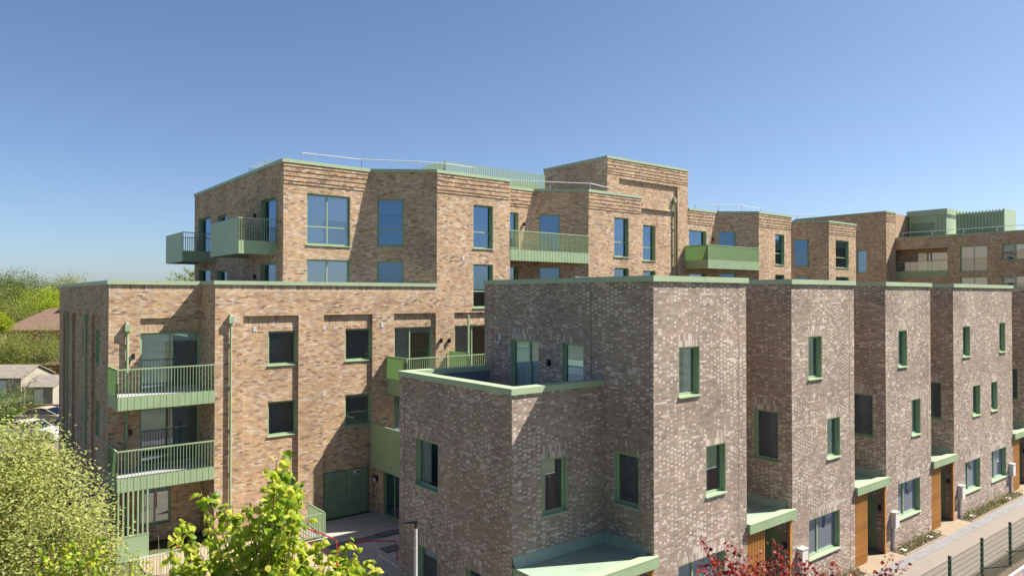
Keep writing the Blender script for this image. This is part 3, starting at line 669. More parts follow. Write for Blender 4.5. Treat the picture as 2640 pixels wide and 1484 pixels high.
s0, s1 = a_on(1148, 36.0, 420), a_on(1404, 36.0, 450); pw = Wall((s0, 36.0), (s1, 36.0))
ps = MB(); ps.wbox(pw, 0, pw.L, -0.10, -0.06, 16.4, 16.5); ps.wbox(pw, 0, pw.L, -0.10, -0.06, 17.2, 17.3); ps.wbox(pw, 0, pw.L, -0.5, -0.45, 16.25, 17.7)
p2 = Wall((s0, 38.6), (s0, 36.0)); ps.wbox(p2, 0, p2.L, -0.10, -0.06, 16.4, 16.5); ps.wbox(p2, 0, p2.L, -0.1, -0.06, 17.2, 17.3)
po = ps.build('plant_screen', 'green', ab)
for pa, pb in (((s0, 36.0), (s1, 36.0)), ((s0, 38.6), (s0, 36.0))): balusters(po, pa, pb, 16.3, 18.3, sp=0.14, r=0.03, name='fin')
rc = MB().box(13.4, 14.2, 37.6, 40.5, 16.25, 17.4).build('rooflight', 'paleglass', ab)
x, y = rp(1432, 35.4); MB().tube([(x, y, ZR), (x, y, ZR+0.75)], 0.35, 14).build('roof_vent', 'green', ab); x, y = rp(1459, 35.4); MB().tube([(x, y, ZR), (x, y, ZR+1.0)], 0.06, 8).tube([(x, y-0.12, ZR+1.05), (x, y+0.12, ZR+1.05)], 0.13, 10).build('roof_camera', 'black', ab)
# ---- gardens' green railing in front of the long front
def railing(label, pa, pb, h=1.05, zb=0.0, cat='railing', group=None, sp=0.11):
    t = site_thing('garden_railing', pa[0], pa[1], label, cat, group)
    wl = Wall(pa, pb); MB().wbox(wl, 0, wl.L, -0.02, 0.02, zb+h-0.04, zb+h).build('top_rail', 'green', t); MB().wbox(wl, 0, wl.L, -0.02, 0.02, zb+0.08, zb+0.12).build('bottom_rail', 'green', t)
    for q in (0.025, wl.L-0.025): MB().wbox(wl, q-0.025, q+0.025, -0.025, 0.025, zb-0.02, zb+h).build('post', 'green', t)
    balusters(t, pa, pb, zb+0.121, zb+h-0.041, sp, 0.1); return t

# ------------------------------------------------------------------ terraced houses
SNAP[0] = 0.0625
BT, BN, BB, ZC = 13.18, 15.08, 21.10, 10.625                           # front line, porch back line, rear line, brick top
def canopy(root, a0, a1, label=None, end=0.07):
    f = MB().box(a0+0.004, a1+end, BT-0.12, BT-0.012, 2.73, 3.01); f.box(a0+0.02, a1-0.012, BT-0.012, BN-0.012, 2.76, 2.955); cp = f.build('porch_canopy', 'green', root)
    MB().box(a0+0.021, a1-0.011, BT+0.19, BN-0.011, 2.957, 2.972).build('canopy_roof', 'canopy_top', cp)
    MB().box(a0+0.02, a1+end-0.001, BT-0.125, BT-0.011, 3.011, 3.035).box(a0+0.021, a1-0.011, BT-0.0105, BT+0.19, 2.957, 3.034).build('edge_trim', 'coping', cp)
    up = MB(); n = 5
    for i in range(n):                                                 # coved upstand against the walls
        t0, t1 = i/n, (i+1)/n; y0, y1 = 0.12*(1-t0)**2, 0.12*(1-t1)**2; z0, z1 = 2.973 + 0.26*t0, 2.973 + 0.26*t1
        up.quad((a1-0.011-y0, BT+0.2, z0), (a1-0.011-y0, BN-0.012-y0, z0), (a1-0.011-y1, BN-0.012-y1, z1), (a1-0.011-y1, BT+0.2, z1))
        up.quad((a1-0.011-y0, BN-0.012-y0, z0), (a0+0.02, BN-0.012-y0, z0), (a0+0.02, BN-0.012-y1, z1), (a1-0.011-y1, BN-0.012-y1, z1))
    up.build('upstand', 'canopy_top', cp); return cp
DOORQ = [0.58, 1.50, 0.0, 2.1875]
def porch(root, a0, a1, width=1.02, door=True):
    sc_ = MB().box(a0+0.02, a0+width, BT+0.10, BT+0.13, 0.02, 2.73).build('timber_screen', 'timber', root); n = int(width/0.085)
    me = MB().box(-0.022, 0.022, -0.04, 0.04, 0, 2.70).mesh('slat', 'timber'); org = ORG[root.name]
    for i in range(n): link('slat', me, sc_, (a0+0.05+i*(width-0.06)/(n-1)-org[0], BT+0.058-org[1], 0.02))
    MB().box(a1-0.14, a1-0.012, BT-0.006, BT+0.07, 0.0, 2.73).build('timber_post', 'timber', root)
    build_wall(root, Wall((a0, BN), (a1, BN)), 0, ZC, 'mauve')
    wl = Wall((a1, BN), (a1, BT)); q = DOORQ
    d = MB().wbox(wl, q[0], q[1], -0.08, -0.03, 0, q[3]).build('front_door', 'green_dark', root)
    for k in range(6): MB().wbox(wl, q[0]+0.05+k*0.142, q[0]+0.175+k*0.142, -0.029, -0.018, 0.1, 2.05).build('door_plank', 'green_dark', d)
    MB().wbox(wl, q[0]+0.07, q[0]+0.10, -0.017, 0.03, 0.9, 1.2).build('handle', 'grey', d)
    wall_light(root, wl, 1.66, 1.75)
def meter_box(root, wl, s, z):
    m = MB().wbox(wl, s-0.17, s+0.17, 0.0, 0.20, z-0.30, z+0.30).build('meter_box', 'white', root); MB().wbox(wl, s-0.18, s+0.18, 0.0, 0.22, z+0.301, z+0.33).build('lid', 'white', m)
    MB().tube([wl.pt(s-0.06, 0.05, 0.0), wl.pt(s-0.06, 0.05, z-0.30)], 0.03, 8).build('supply_duct', 'lightgrey', m); MB().tube([wl.pt(s+0.05, 0.05, 0.0), wl.pt(s+0.05, 0.05, z-0.30)], 0.02, 8).build('supply_duct', 'grey', m)
def solar(root, a0, a1, b0, z=10.33, n=3):
    wd = (a1-a0)/n
    for i in range(n):
        x0, x1 = a0 + i*wd + 0.02, a0 + (i+1)*wd - 0.02
        p = MB().add([(x0,b0,z+0.30),(x1,b0,z+0.30),(x1,b0+1.0,z+0.50),(x0,b0+1.0,z+0.50),(x0,b0,z+0.34),(x1,b0,z+0.34),(x1,b0+1.0,z+0.54),(x0,b0+1.0,z+0.54)], [(3,2,1,0),(4,5,6,7),(0,1,5,4),(1,2,6,5),(2,3,7,6),(3,0,4,7)]).build('solar_panel', 'lightgrey', root)
        MB().quad((x0+.03,b0+.03,z+0.348),(x1-.03,b0+.03,z+0.348),(x1-.03,b0+.97,z+0.537),(x0+.03,b0+.97,z+0.537)).build('solar_cells', 'pvmat', p)
        MB().box(x0+.1, x0+.14, b0+.85, b0+.89, z-0.3, z+0.46).box(x1-.14, x1-.1, b0+.85, b0+.89, z-0.3, z+0.46).build('support_leg', 'grey', p)
def house_shell(root, aL, a0, a1, notch_right=True, BB=BB):
    m = MB(); z = ZC-0.2
    m.quad((aL, BN, z), (a0, BN, z), (a0, BB, z), (aL, BB, z)); m.quad((a0, BT, z), (a1, BT, z), (a1, BB, z), (a0, BB, z)); m.build('roof', 'roof', root)
    m = MB(); m.quad((a1, BB, 0), (aL, BB, 0), (aL, BB, ZC), (a1, BB, ZC)); m.build('rear_wall', 'soffit', root)
    if BB > 22: MB().quad((aL, BB, 0), (aL, 21.1, 0), (aL, 21.1, ZC), (aL, BB, ZC)).build('side_wall', 'mortar_mauve', root)
    m = MB(); m.quad((a1, BT, 0), (a1, BN if notch_right else BB, 0), (a1, BN if notch_right else BB, ZC), (a1, BT, ZC)); m.build('side_wall', 'mortar_mauve', root)
HG = 'terraced houses with green porch canopies'
def house(label, aL, a0, a1, wins, ground, meters=(), right_notch=True, left_notch=True, jt=True, fills=()):
    h = site_thing('terraced_house', aL, BN, label, 'house', HG)
    wl = Wall((a0, BT), (a1, BT)); qs = [wl.px(*p) for p in wins]; gs = [wl.px(*p) for p in ground]
    build_wall(h, wl, 0, ZC, 'mauve', qs + gs, [sold_over(q) for q in qs + gs], joints=[wl.L-0.35] if jt else ())
    for i, q in enumerate(qs): window(h, wl, q, 0.13, fill=(fills[i] if i < len(fills) else None), roomd=1.2)
    for q in gs: window(h, wl, q, 0.13, mull=(0.36,), fill='film')
    for u, v in meters: s, z = wl.hit(u, v); meter_box(h, wl, s, z)
    if left_notch:
        wb = Wall((a0, BN), (a0, BT)); qb = [0.45, 1.40, 4.50, 6.25]
        build_wall(h, wb, 0, ZC, 'mauve', [qb, DOORQ], [sold_over(qb)]); window(h, wb, qb, 0.13, roomd=1.2)
        porch(h, aL, a0); canopy(h, aL, a0)
    house_shell(h, aL, a0, a1, right_notch, 24.8)
    path = ([(aL, BN), (a0, BN), (a0, BT)] if left_notch else [(a0, BT)]) + [(a1, BT)] + ([(a1, BN)] if right_notch else [])
    coping(h, path, ZC, ZC+0.165); solar(h, aL+0.6, aL+3.4, 16.4)
    return h
AT = [a_on(u, BT, 1000) for u in (1685, 1924, 2041, 2202, 2283.5, 2399.5, 2458.5, 2610)]
# ---- end house with roof terrace
h1 = site_thing('terraced_house', 11.99, BN, 'end terraced house of mottled brown brick with walled roof terrace', 'house', HG)
a0, a1, at = AT[0], AT[1], 11.99
wl = Wall((a0, BB), (a0, BT)); ZF = 6.75
q1 = wl.px(1316.6, 1389, 872, 960); q1[2] = ZF; q2 = wl.px(1448.6, 1504.6, 880.5, 960); q2[2] = ZF; q2[3] = q1[3]; q3 = wl.px(1582.6, 1647, 1159.6, 1290)
build_wall(h1, wl, 0, ZC, 'mauve', [q1, q2, q3], [sold_over(q) for q in (q1, q2, q3)], joints=[wl.hit(1270, 900)[0], wl.hit(1524, 900)[0]], near=40)
window(h1, wl, q1, 0.10, mull=(0.62,), sill=False, name='terrace_door', fill='sheer', roomd=1.2, gl='glass'); window(h1, wl, q2, 0.10, sill=False, name='terrace_door', roomd=1.2, blind=0.5); window(h1, wl, q3, 0.12, roomd=1.2)
s, z = wl.hit(1418, 934); wall_light(h1, wl, s, z); s, z = wl.hit(1289, 868); vent(h1, wl, s, z)
wl = Wall((a0, BT), (a1, BT)); ws = [wl.px(1749.7, 1804, 893, 1026), wl.px(1819.8, 1871, 1149.3, 1279), wl.px(1748, 1869.5, 1459.7, 1600)]
build_wall(h1, wl, 0, ZC, 'mauve', ws, [sold_over(q) for q in ws], joints=[wl.hit(1903, 1000)[0]], near=110)
window(h1, wl, ws[0], 0.13, roomd=1.2, fill='curtain2'); window(h1, wl, ws[1], 0.13, roomd=1.2, fill='curtain'); window(h1, wl, ws[2], 0.13, mull=(0.36,), fill='film')
wl = Wall((at, BB), (at, BN)); ZTB = 7.5625; ws = [wl.px(1071, 1129.7, 1124, 1244.6), wl.px(1077, 1127, 1402, 1530), wl.px(1199, 1246, 1459, 1600)]
build_wall(h1, wl, 0, ZTB, 'mauve', ws, [sold_over(q) for q in ws], joints=[wl.hit(1043, 1100)[0]], near=110)
window(h1, wl, ws[0], 0.12, roomd=1.2, fill='curtain'); window(h1, wl, ws[1], 0.12, roomd=1.2, blind=0.2); window(h1, wl, ws[2], 0.12, roomd=1.2)
wl = Wall((at, BN), (a0, BN)); w1 = wl.px(1396, 1461.6, 1183, 1331); dq = [1.9, 2.9, 0.0, 2.25]
build_wall(h1, wl, 0, ZTB, 'mauve', [w1, dq], [sold_over(w1)], near=40); window(h1, wl, w1, 0.12, roomd=1.2)
MB().wbox(wl, dq[0], dq[1], -0.10, -0.04, 0, dq[3]).build('front_door', 'green_dark', h1)
canopy(h1, at, a0); MB().box(a0-0.14, a0-0.012, BT-0.006, BT+0.07, 0.0, 2.73).build('timber_post', 'timber', h1); MB().box(at+0.01, at+0.13, BT-0.006, BT+0.1, 0.0, 2.73).build('timber_post', 'timber', h1)
MB().strip([(a0, BB), (at, BB), (at, BN), (a0, BN)], 0.05, 0.36, ZTB, ZTB+0.17).build('terrace_coping', 'coping', h1)
li = MB(); li.box(at+0.30, at+0.32, BN+0.32, BB-0.32, ZF, ZTB-0.002).box(at+0.321, a0-0.012, BB-0.32, BB-0.30, ZF, ZTB-0.002).box(at+0.321, a0-0.012, BN+0.30, BN+0.32, ZF, ZTB-0.002).build('parapet_lining', 'membrane', h1)
MB().quad((at, BN, ZF), (a0, BN, ZF), (a0, BB, ZF), (at, BB, ZF)).build('terrace_floor', 'deck', h1)
bq = MB(); bq.quad((a0, BB, 0), (at, BB, 0), (at, BB, ZTB), (a0, BB, ZTB)); bq.build('rear_wall', 'mortar_mauve', h1)
house_shell(h1, a0, a0, a1); coping(h1, [(a0, BB), (a0, BT), (a1, BT), (a1, BN)], ZC, ZC+0.165); solar(h1, a0+1.0, a0+4.2, 16.4)
# ---- the row
house('mottled brick terraced house next to the end house with the terrace', AT[1], AT[2], AT[3],
      [(2083.5, 2119, 868.8, 980), (2132, 2166, 1079, 1184)], [(2085, 2165.5, 1338.8, 1443)], [(2062, 1434)], fills=('curtain', 'curtain2'))
house('mottled brick terraced house two doors along from the end house with the terrace', AT[3], AT[4], AT[5],
      [(2315, 2338.7, 851, 945), (2349.6, 2373.5, 1031, 1124)], [(2315, 2372.6, 1248.8, 1341)], [(2301, 1337)], fills=('curtain2', 'sheer'))
am = (AT[6] + AT[7])/2
house('mottled brick terraced house three doors along from the end house, joined flush to the next', AT[5], AT[6], am,
      [(2481.8, 2501, 839.3, 919), (2508, 2527.5, 994, 1071)], [(2487.7, 2527.5, 1192.7, 1271)], [(2473, 1267)], right_notch=False, jt=False, fills=('curtain2', 'curtain'))
h5 = house('mottled brick terraced house four doors along from the end house with the terrace', am, am, AT[7],
      [(2576, 2591.5, 832.8, 907), (2555, 2571.7, 983.8, 1059)], [(2555.5, 2594, 1163, 1242)], [(2604, 1209)], left_notch=False, jt=False, fills=('curtain', 'curtain'))
a6 = AT[7] + 2.6
house('mottled brick terraced house farthest along the row from the end house with the terrace', AT[7], a6, a6 + 4.4, [], [], right_notch=True)

SNAP[0] = 0.075
# ------------------------------------------------------------------ far wing
wg = site_thing('apartment_building', 79.7, 35.4, 'distant shaded brick apartment wing with pale green rooftop plant room', 'building')
AW = 82.0; wl = Wall((AW, 36.0), (AW, 8.0))
rb = wl.px(2300, 2443, 641, 712); w1 = wl.px(2475, 2546, 634, 700); w2 = wl.px(2583, 2650, 629, 671); lo = [[q[0], q[1], q[2]-3.15, q[3]-3.15] for q in (w1, w2)]
rb[0] = 0.05; rb[2] = 12.45; rb[3] = min(rb[3], 15.3)
build_wall(wg, wl, 0, ZP, 'tan', [rb, w1, w2] + lo, bz=10.4)
wi = wl.set(1.6); dA = [rb[0]+2.0, rb[0]+3.5, 12.75, 15.0]; dB = [rb[1]-2.6, rb[1]-0.3, 12.75, 15.0]
recess(wg, wl, rb, 1.6, 'tan', [dA, dB]); MB().wbox(wl, rb[0], rb[1], -1.6, 0.0, 12.45, 12.7).build('balcony', 'green', wg)
fa = MB().wbox(wl, rb[0], rb[1], 0.01, 0.05, 12.25, 12.95).build('fascia', 'green', wg); MB().wbox(wl, rb[0], rb[1], 0.0, 0.04, 13.9, 13.95).build('top_rail', 'green', fa)
MB().quad(wl.pt(rb[0], 0.02, 12.96), wl.pt(rb[1], 0.02, 12.96), wl.pt(rb[1], 0.02, 13.9), wl.pt(rb[0], 0.02, 13.9)).build('glass_panel', 'glass', fa)
for q in (dA, dB): window(wg, wi, q, 0.1, sill=False, name='balcony_door', blind=0.35 if q is dB else 0)
for q in [w1, w2] + lo: window(wg, wl, q, 0.14, mull=(0.5,), blind=0.45)
coping(wg, [(AW, 36.0), (AW, 8.0)], ZP, ZP+0.16)
wt = Wall((79.7, 35.4), (AW, 35.4)); build_wall(wg, wt, 0, 19.28, 'tan', [], bz=10.4, ribs=ribs_p(19.28))
wb = Wall((79.7, 46.0), (79.7, 35.4)); wq = wb.px(2209, 2234, 646, 703); build_wall(wg, wb, 0, 19.28, 'tan', [wq], bz=10.4); window(wg, wb, wq, 0.12)
coping(wg, [(79.7, 46.0), (79.7, 35.4), (AW, 35.4)], 19.28, 19.44)
m = MB(); m.quad((AW, 8, ZP-.2), (96, 8, ZP-.2), (96, 36, ZP-.2), (AW, 36, ZP-.2)); m.quad((79.7, 35.4, 19.1), (90, 35.4, 19.1), (90, 46, 19.1), (79.7, 46, 19.1)); m.build('roof', 'roof', wg)
m = MB(); m.quad((AW, 8, 0), (96, 8, 0), (96, 8, ZP), (AW, 8, ZP)); m.quad((96, 8, 0), (96, 46, 0), (96, 46, ZP), (96, 8, ZP)); m.quad((AW, 35.4, ZP), (90, 35.4, ZP), (90, 35.4, 19.28), (AW, 35.4, 19.28)); m.build('rear_wall', 'soffit', wg)
pl = Wall((85, b_on(2343, 85, 560)), (85, b_on(2440, 85, 560))); bb0, bb1 = pl.p0[1], pl.p1[1]
pr = MB().box(85, 92, bb1, bb0, 16.3, 19.65); pr.box(84.8, 92.1, bb1-0.15, bb0+0.15, 19.1, 19.72); pr = pr.build('plant_room', 'coping', wg); MB().wbox(pl, 0.3, 2.6, 0.004, 0.05, 16.6, 18.3).build('plant_door', 'green_dark', pr)
balusters(pr, (84.96, bb0-3), (84.96, bb1), 16.4, 19.0, sp=0.3, r=0.04, name='cladding_fin')
c0, c1 = b_on(2466, 86, 560), b_on(2588, 86, 560); sr = MB().box(86.06, 86.1, c1, c0, 16.3, 19.15).box(86, 86.05, c1, c0, 16.3, 17.0).box(86, 86.05, c1, c0, 18.9, 19.0).box(86, 89.5, c1-0.06, c1, 16.3, 19.3).build('plant_screen', 'coping', wg)
balusters(sr, (85.95, c0), (85.95, c1), 16.4, 19.3, sp=0.3, r=0.05, name='fin')
rl = MB().tube([(82.8, 35, 17.2), (82.8, 10, 17.2)], 0.03, 6).build('roof_rail', 'lightgrey', wg)
for k in range(9): MB().tube([(82.8, 35-k*3, 16.3), (82.8, 35-k*3, 17.2)], 0.03, 6).build('rail_post', 'lightgrey', rl)
MB().box(84, 86, 10, 16.4, 16.3, 17.5).build('duct_housing', 'lightgrey', wg)

# ------------------------------------------------------------------ ground
structure('ground', MB().quad((-900,-900,-0.05), (900,-900,-0.05), (900,900,-0.05), (-900,900,-0.05)), 'ground')
def sheet(name, a0, a1, b0, b1, z, m): return structure(name, MB().box(a0, a1, b0, b1, z-0.035, z), m)
sheet('courtyard_paving', 12.4, 24.5, 21.0, BFR-0.01, 0.0, 'concrete'); sheet('courtyard_path', 2.0, 12.39, 13.6, 26.5, -0.004, 'sand'); sheet('garden_terrace', 6.0, 12.38, 26.51, BFR-0.01, 0.0, 'sand')
sheet('paving_band', 12.41, 24.4, 27.3, 27.9, 0.004, 'darkpave'); sheet('planting_bed', -2.0, 5.2, 27.0, 52.0, -0.01, 'mulch')
fp = sheet('footpath', 9.0, 70.0, 10.15, 12.09, 0.0, 'pink'); sheet('porch_landing', 9.0, 70.0, 12.545, BN-0.02, -0.004, 'cream')
for i in range(72):
    x = 22.0 + i*0.6
    pv = MB().box(x+0.003, x+0.597, 12.095, 12.315, -0.03, 0.003 + random.uniform(-0.001, 0.001)).build('paver', 'greypave', fp); pv = MB().box(x-0.297, x+0.297, 12.321, 12.541, -0.03, 0.003 + random.uniform(-0.001, 0.001)).build('paver', 'greypave', fp)
sheet('verge', 9.0, 70.0, 6.0, 10.14, -0.02, 'soil'); 
sheet('car_park', -60, 30.0, 52.5, 66.0, -0.012, 'asphalt')
for k, (x0, x1) in enumerate(((AT[0]+0.3, AT[1]-0.1), (AT[2]+0.3, AT[3]-0.1), (AT[4]+0.35, AT[5]-0.1), (AT[6]+0.35, AT[7]-0.15))):
    sheet('planting_bed', x0, x1, 12.63, BT-0.012, 0.012, 'soil'); sheet('bed_edging', x0-0.02, x1+0.02, 12.565, 12.625, 0.03, 'cream')
x, y = at_z(997, 1374); cv = site_thing('drain_cover', x, y, 'dark square drain cover in the shaded courtyard paving', 'drain cover'); MB().box(x-0.45, x+0.45, y-0.3, y+0.3, 0.0, 0.012).build('frame', 'black', cv); MB().box(x-0.41, x+0.41, y-0.26, y+0.26, 0.012, 0.016).build('cover_plate', 'darkpave', cv)
x, y = at_z(1010, 1413); cv = site_thing('drain_cover', x, y, 'dark drain cover beside the steel crowd barrier', 'drain cover'); MB().box(x-0.4, x+0.4, y-0.35, y+0.35, 0.0, 0.012).build('frame', 'black', cv); MB().box(x-0.36, x+0.36, y-0.31, y+0.31, 0.012, 0.016).build('cover_plate', 'darkpave', cv)
# ---- railings, barriers, hoops in the courtyard
c = at_z(838, 1384); RG = 'green bar railings round the ground floor gardens'
railing('green bar railing running from the double service door to the garden corner', (c[0], BFR-0.3), c, group=RG); railing('green bar railing along the garden beside the red handrail', (c[0]-4.2, c[1]), (c[0]-0.06, c[1]), group=RG)
railing('green bar railing by the slatted screen under the balconies', (A0+0.1, 28.0), (A0+2.6, 28.0), group=RG)
def barrier(label, p, q, h=1.05):
    t = site_thing('crowd_barrier', p[0], p[1], label, 'barrier', 'galvanised crowd barriers'); wl = Wall(p, q); L = wl.L
    pts = [wl.pt(0.0,0,0.12), wl.pt(0,0,h-0.15), wl.pt(0.05,0,h-0.04), wl.pt(0.15,0,h), wl.pt(L-0.15,0,h), wl.pt(L-0.05,0,h-0.04), wl.pt(L,0,h-0.15), wl.pt(L,0,0.12)]
    MB().tube(pts, 0.02, 8).tube([pts[0], pts[-1]], 0.018, 8).build('frame', 'lightgrey', t)
    for k in range(int(L/0.12)-1): x = 0.12*(k+1); MB().tube([wl.pt(x,0,0.12), wl.pt(x,0,h)], 0.006, 5).build('bar', 'grey', t)
    for x in (0.35, L-0.35): MB().wbox(wl, x-0.03, x+0.03, -0.25, 0.25, 0.0, 0.02).tube([wl.pt(x,0,0.02), wl.pt(x,0,0.13)], 0.018, 6).build('foot', 'grey', t)
p = at_z(972, 1425, 1.05); barrier('galvanised crowd barrier standing against the end house in the shade', p, (p[0]-0.1, p[1]-2.3))
p = at_z(320, 1446, 1.05); barrier('galvanised crowd barrier below the slatted screen', p, at_z(436, 1424, 1.05)); p = at_z(128, 1478, 1.05); barrier('galvanised crowd barrier among the bare twigs', p, at_z(228, 1463, 1.05))
def hoop(label, pts):
    t = site_thing('red_handrail', pts[0][0], pts[0][1], label, 'handrail', 'red tubular handrails'); MB().tube(pts, 0.028, 8).build('rail', 'red', t)
    for q in (pts[0], pts[-1]): MB().tube([(q[0], q[1], -0.005), (q[0], q[1], 0.02)], 0.07, 10).build('base_plate', 'red', t)
a_, b_ = at_z(760, 1415); c_, d_ = at_z(868, 1455)
hoop('red tubular handrail bending down beside the green garden railing', [(a_,b_,0), (a_,b_,0.95), (a_+0.05,b_-0.03,1.0), ((a_+c_)/2,(b_+d_)/2,1.0), (c_-0.1,d_+0.05,1.0), (c_,d_,0.9), (c_,d_,0)])
a_, b_ = at_z(446, 1480); hoop('red tubular handrail beside the bare shrub', [(a_,b_,0), (a_,b_,0.95), (a_+0.08,b_,1.0), (a_+1.4,b_-0.5,1.0), (a_+1.5,b_-0.55,0.92), (a_+1.5,b_-0.55,0)])
a_, b_ = at_z(920, 1440); hoop('red tubular handrail half hidden behind the lime green tree', [(a_,b_,0), (a_,b_,0.6), (a_+0.1,b_,0.68), (a_+1.2,b_-0.9,0.68), (a_+1.25,b_-0.95,0)])
# ---- lamp post
x, z = at_y(1073, 1345, 18.0); lp = thing('lamp_post', (x, 18.0, 0), 'slim grey lamp post with flat black lantern beside the end house', 'street lamp')
MB().tube([(0,0,0), (0,0,z-0.12)], 0.055, 10, 0.04).tube([(0,0,0), (0,0,0.9)], 0.075, 10).build('pole', 'lightgrey', lp)
lh = MB().tube([(0,0,z-0.12), (0,0,z+0.02)], 0.05, 10).add([(-0.36,-0.08,z+0.0),(0.04,-0.10,z+0.02),(0.04,0.10,z+0.02),(-0.36,0.08,z+0.0),(-0.34,-0.07,z+0.03),(0.05,-0.09,z+0.09),(0.05,0.09,z+0.09),(-0.34,0.07,z+0.03)], [(3,2,1,0),(4,5,6,7),(0,1,5,4),(1,2,6,5),(2,3,7,6),(3,0,4,7)]).build('lantern', 'black', lp); MB().box(-0.3,-0.05,-0.06,0.06,z-0.008,z-0.002).build('lens', 'white', lh)
# ---- fence and mural hoarding by the footpath
mf = site_thing('mesh_fence', 20.5, 9.65, 'dark green wire mesh fence with square posts beside the footpath', 'fence'); ap = [20.5 + 2.85*k for k in range(-1, 11)]
ap = [26.18 + 2.85*k for k in range(-3, 9)]
for a_ in ap: p = MB().box(a_-0.04, a_+0.04, 9.62, 9.70, -0.05, 1.62).build('post', 'fence', mf); MB().box(a_-0.045, a_+0.045, 9.615, 9.705, 1.621, 1.64).build('cap', 'fence', p)
for k in range(9): MB().box(ap[0], ap[-1], 9.600, 9.611, 0.06+k*0.185, 0.071+k*0.185).build('horizontal_wire', 'fence', mf)
vw = MB()
for k in range(int((ap[-1]-ap[0])/0.06)): x = ap[0]+k*0.06; vw.box(x, x+0.0042, 9.6115, 9.6155, 0.03, 1.58)
tag(vw.build('vertical_wires', 'fence', mf), kind='stuff')
mh = site_thing('mural_hoarding', 20.5, 7.0, 'blue and pink painted hoarding board below the mesh fence', 'hoarding')
bd = MB().box(20.5, 33, 6.98, 7.02, 0.2, 2.5).build('board', 'rose', mh); MB().box(20.5, 33, 6.97, 7.03, 2.501, 2.54).build('top_trim', 'white', mh)
for k in range(6): MB().box(20.6+k*2.4, 20.7+k*2.4, 7.021, 7.1, -0.05, 2.45).build('post', 'grey', mh)
for x0 in (24.0, 27.5, 31.0): MB().add([(x0,6.976,2.5),(x0+1.6,6.976,2.5),(x0+1.5,6.976,1.6),(x0+1.1,6.976,1.9),(x0+0.75,6.976,1.2),(x0+0.35,6.976,1.9)], [(0,5,4,3,2,1)]).build('painted_shape', 'blue', bd)

# ------------------------------------------------------------------ vegetation
def frames(n, up=0.5, droop=0.0):
    d = rng.normal(size=(n, 3)); d[:, 2] = d[:, 2]*0.6 - droop; d /= np.linalg.norm(d, axis=1)[:, None]
    nn = rng.normal(size=(n, 3)); nn[:, 2] = np.abs(nn[:, 2]) + up; s = np.cross(d, nn); s /= np.linalg.norm(s, axis=1)[:, None] + 1e-9
    return d, s, np.cross(s, d)
def leaves_mesh(name, P, size, cols, up=0.5, droop=0.0, shape='simple', aspect=0.55):
    n = len(P); d, s, m = frames(n, up, droop); sz = np.asarray(size).reshape(-1, 1)*np.ones((n, 1))
    if shape == 'simple':                                              # folded rhombus
        pr = [(0,0,0), (0.5,-aspect,0.12), (1,0,-0.08), (0.5,aspect,0.12)]; F = [[0,1,2],[0,2,3]]
    else:                                                              # broad heart-shaped blade, folded and curling
        pr = [(0,0,0), (0.10,-0.36,-0.06), (0.55,-0.44,-0.14), (1.05,0,-0.34), (0.55,0.44,-0.14), (0.10,0.36,-0.06), (0.5,0,0.06)]; F = [[0,1,6],[1,2,6],[2,3,6],[3,4,6],[4,5,6],[5,0,6]]
    V = np.stack([P + sz*(a*d + b*s + c*m) for a, b, c in pr], 1); k = len(pr)
    FF = (np.arange(n)[:, None, None]*k + np.array(F)[None]).reshape(-1, 3)
    return mesh_np(name, V.reshape(-1, 3), FF, 'leaf', np.repeat(cols, k, 0))
def vary(c, n, b=0.15, h=0.07):
    c = np.array(c); k = 1 + rng.uniform(-b, b, (n, 1)); return np.clip(c*k*(1 + rng.uniform(-h, h, (n, 3))), 0.004, 0.9)
def mixcols(groups, n):
    w_ = np.array([g[1] for g in groups], float); idx = rng.choice(len(groups), n, p=w_/w_.sum()); out = np.zeros((n, 3))
    for i, g in enumerate(groups): k = idx == i; out[k] = vary(g[0], int(k.sum()))
    return out
def lobes_points(lobes, n, per, spread, shell=0.75):
    V = np.array([r[0]*r[1]*r[2] for _, r in lobes])**0.67; cl = rng.choice(len(lobes), n//per + 1, p=V/V.sum()); C = np.array([l[0] for l in lobes], float)[cl]; Rr = np.array([l[1] for l in lobes], float)[cl]
    d = rng.normal(size=(len(cl), 3)); d /= np.linalg.norm(d, axis=1)[:, None]; rad = shell + (1.08-shell)*rng.random((len(cl), 1))
    rad = np.where(rng.random((len(cl), 1)) < 0.25, rng.random((len(cl), 1))**0.5*shell, rad); cc = C + d*Rr*rad
    P = np.repeat(cc, per, 0)[:n]; return P + rng.normal(size=P.shape)*spread, cc
def tree(name, label, loc, h, lobes, n, size, groups, per=14, spread=0.25, trunk=0.15, cat='tree', grp=None, barkm='bark', twigs=40, up=0.5, droop=0.1, aspect=0.55):
    t = thing(name, loc, label, cat, grp); P, cc = lobes_points(lobes, n, per, spread)
    link('crown', leaves_mesh('crown', P, size*rng.uniform(0.7, 1.3, (n, 1)), mixcols(groups, n), up, droop, aspect=aspect), t)
    mb = MB(); top = Vector((0, 0, h*0.55)); mb.tube([(0,0,-0.05), (0.03*h*0.2, 0, h*0.25), top], trunk, 8, trunk*0.6)
    for c, r in lobes: e = Vector(c); mb.tube([top*0.8, (top + e)/2 + Vector((0,0,0.1*h*0.3)), e], trunk*0.45, 6, trunk*0.12)
    for k in rng.choice(len(cc), min(twigs, len(cc)), replace=False):
        e = Vector(cc[k]); b = min((Vector(c) for c, _ in lobes), key=lambda q: (q-e).length); mb.tube([b, (b+e)/2 + Vector((0,0,0.05)), e], trunk*0.11, 4, trunk*0.03)
    mb.build('trunk', barkm, t); return t
LIME = [((0.33,0.42,0.028),5), ((0.46,0.50,0.05),4), ((0.17,0.29,0.02),4), ((0.52,0.50,0.10),2)]
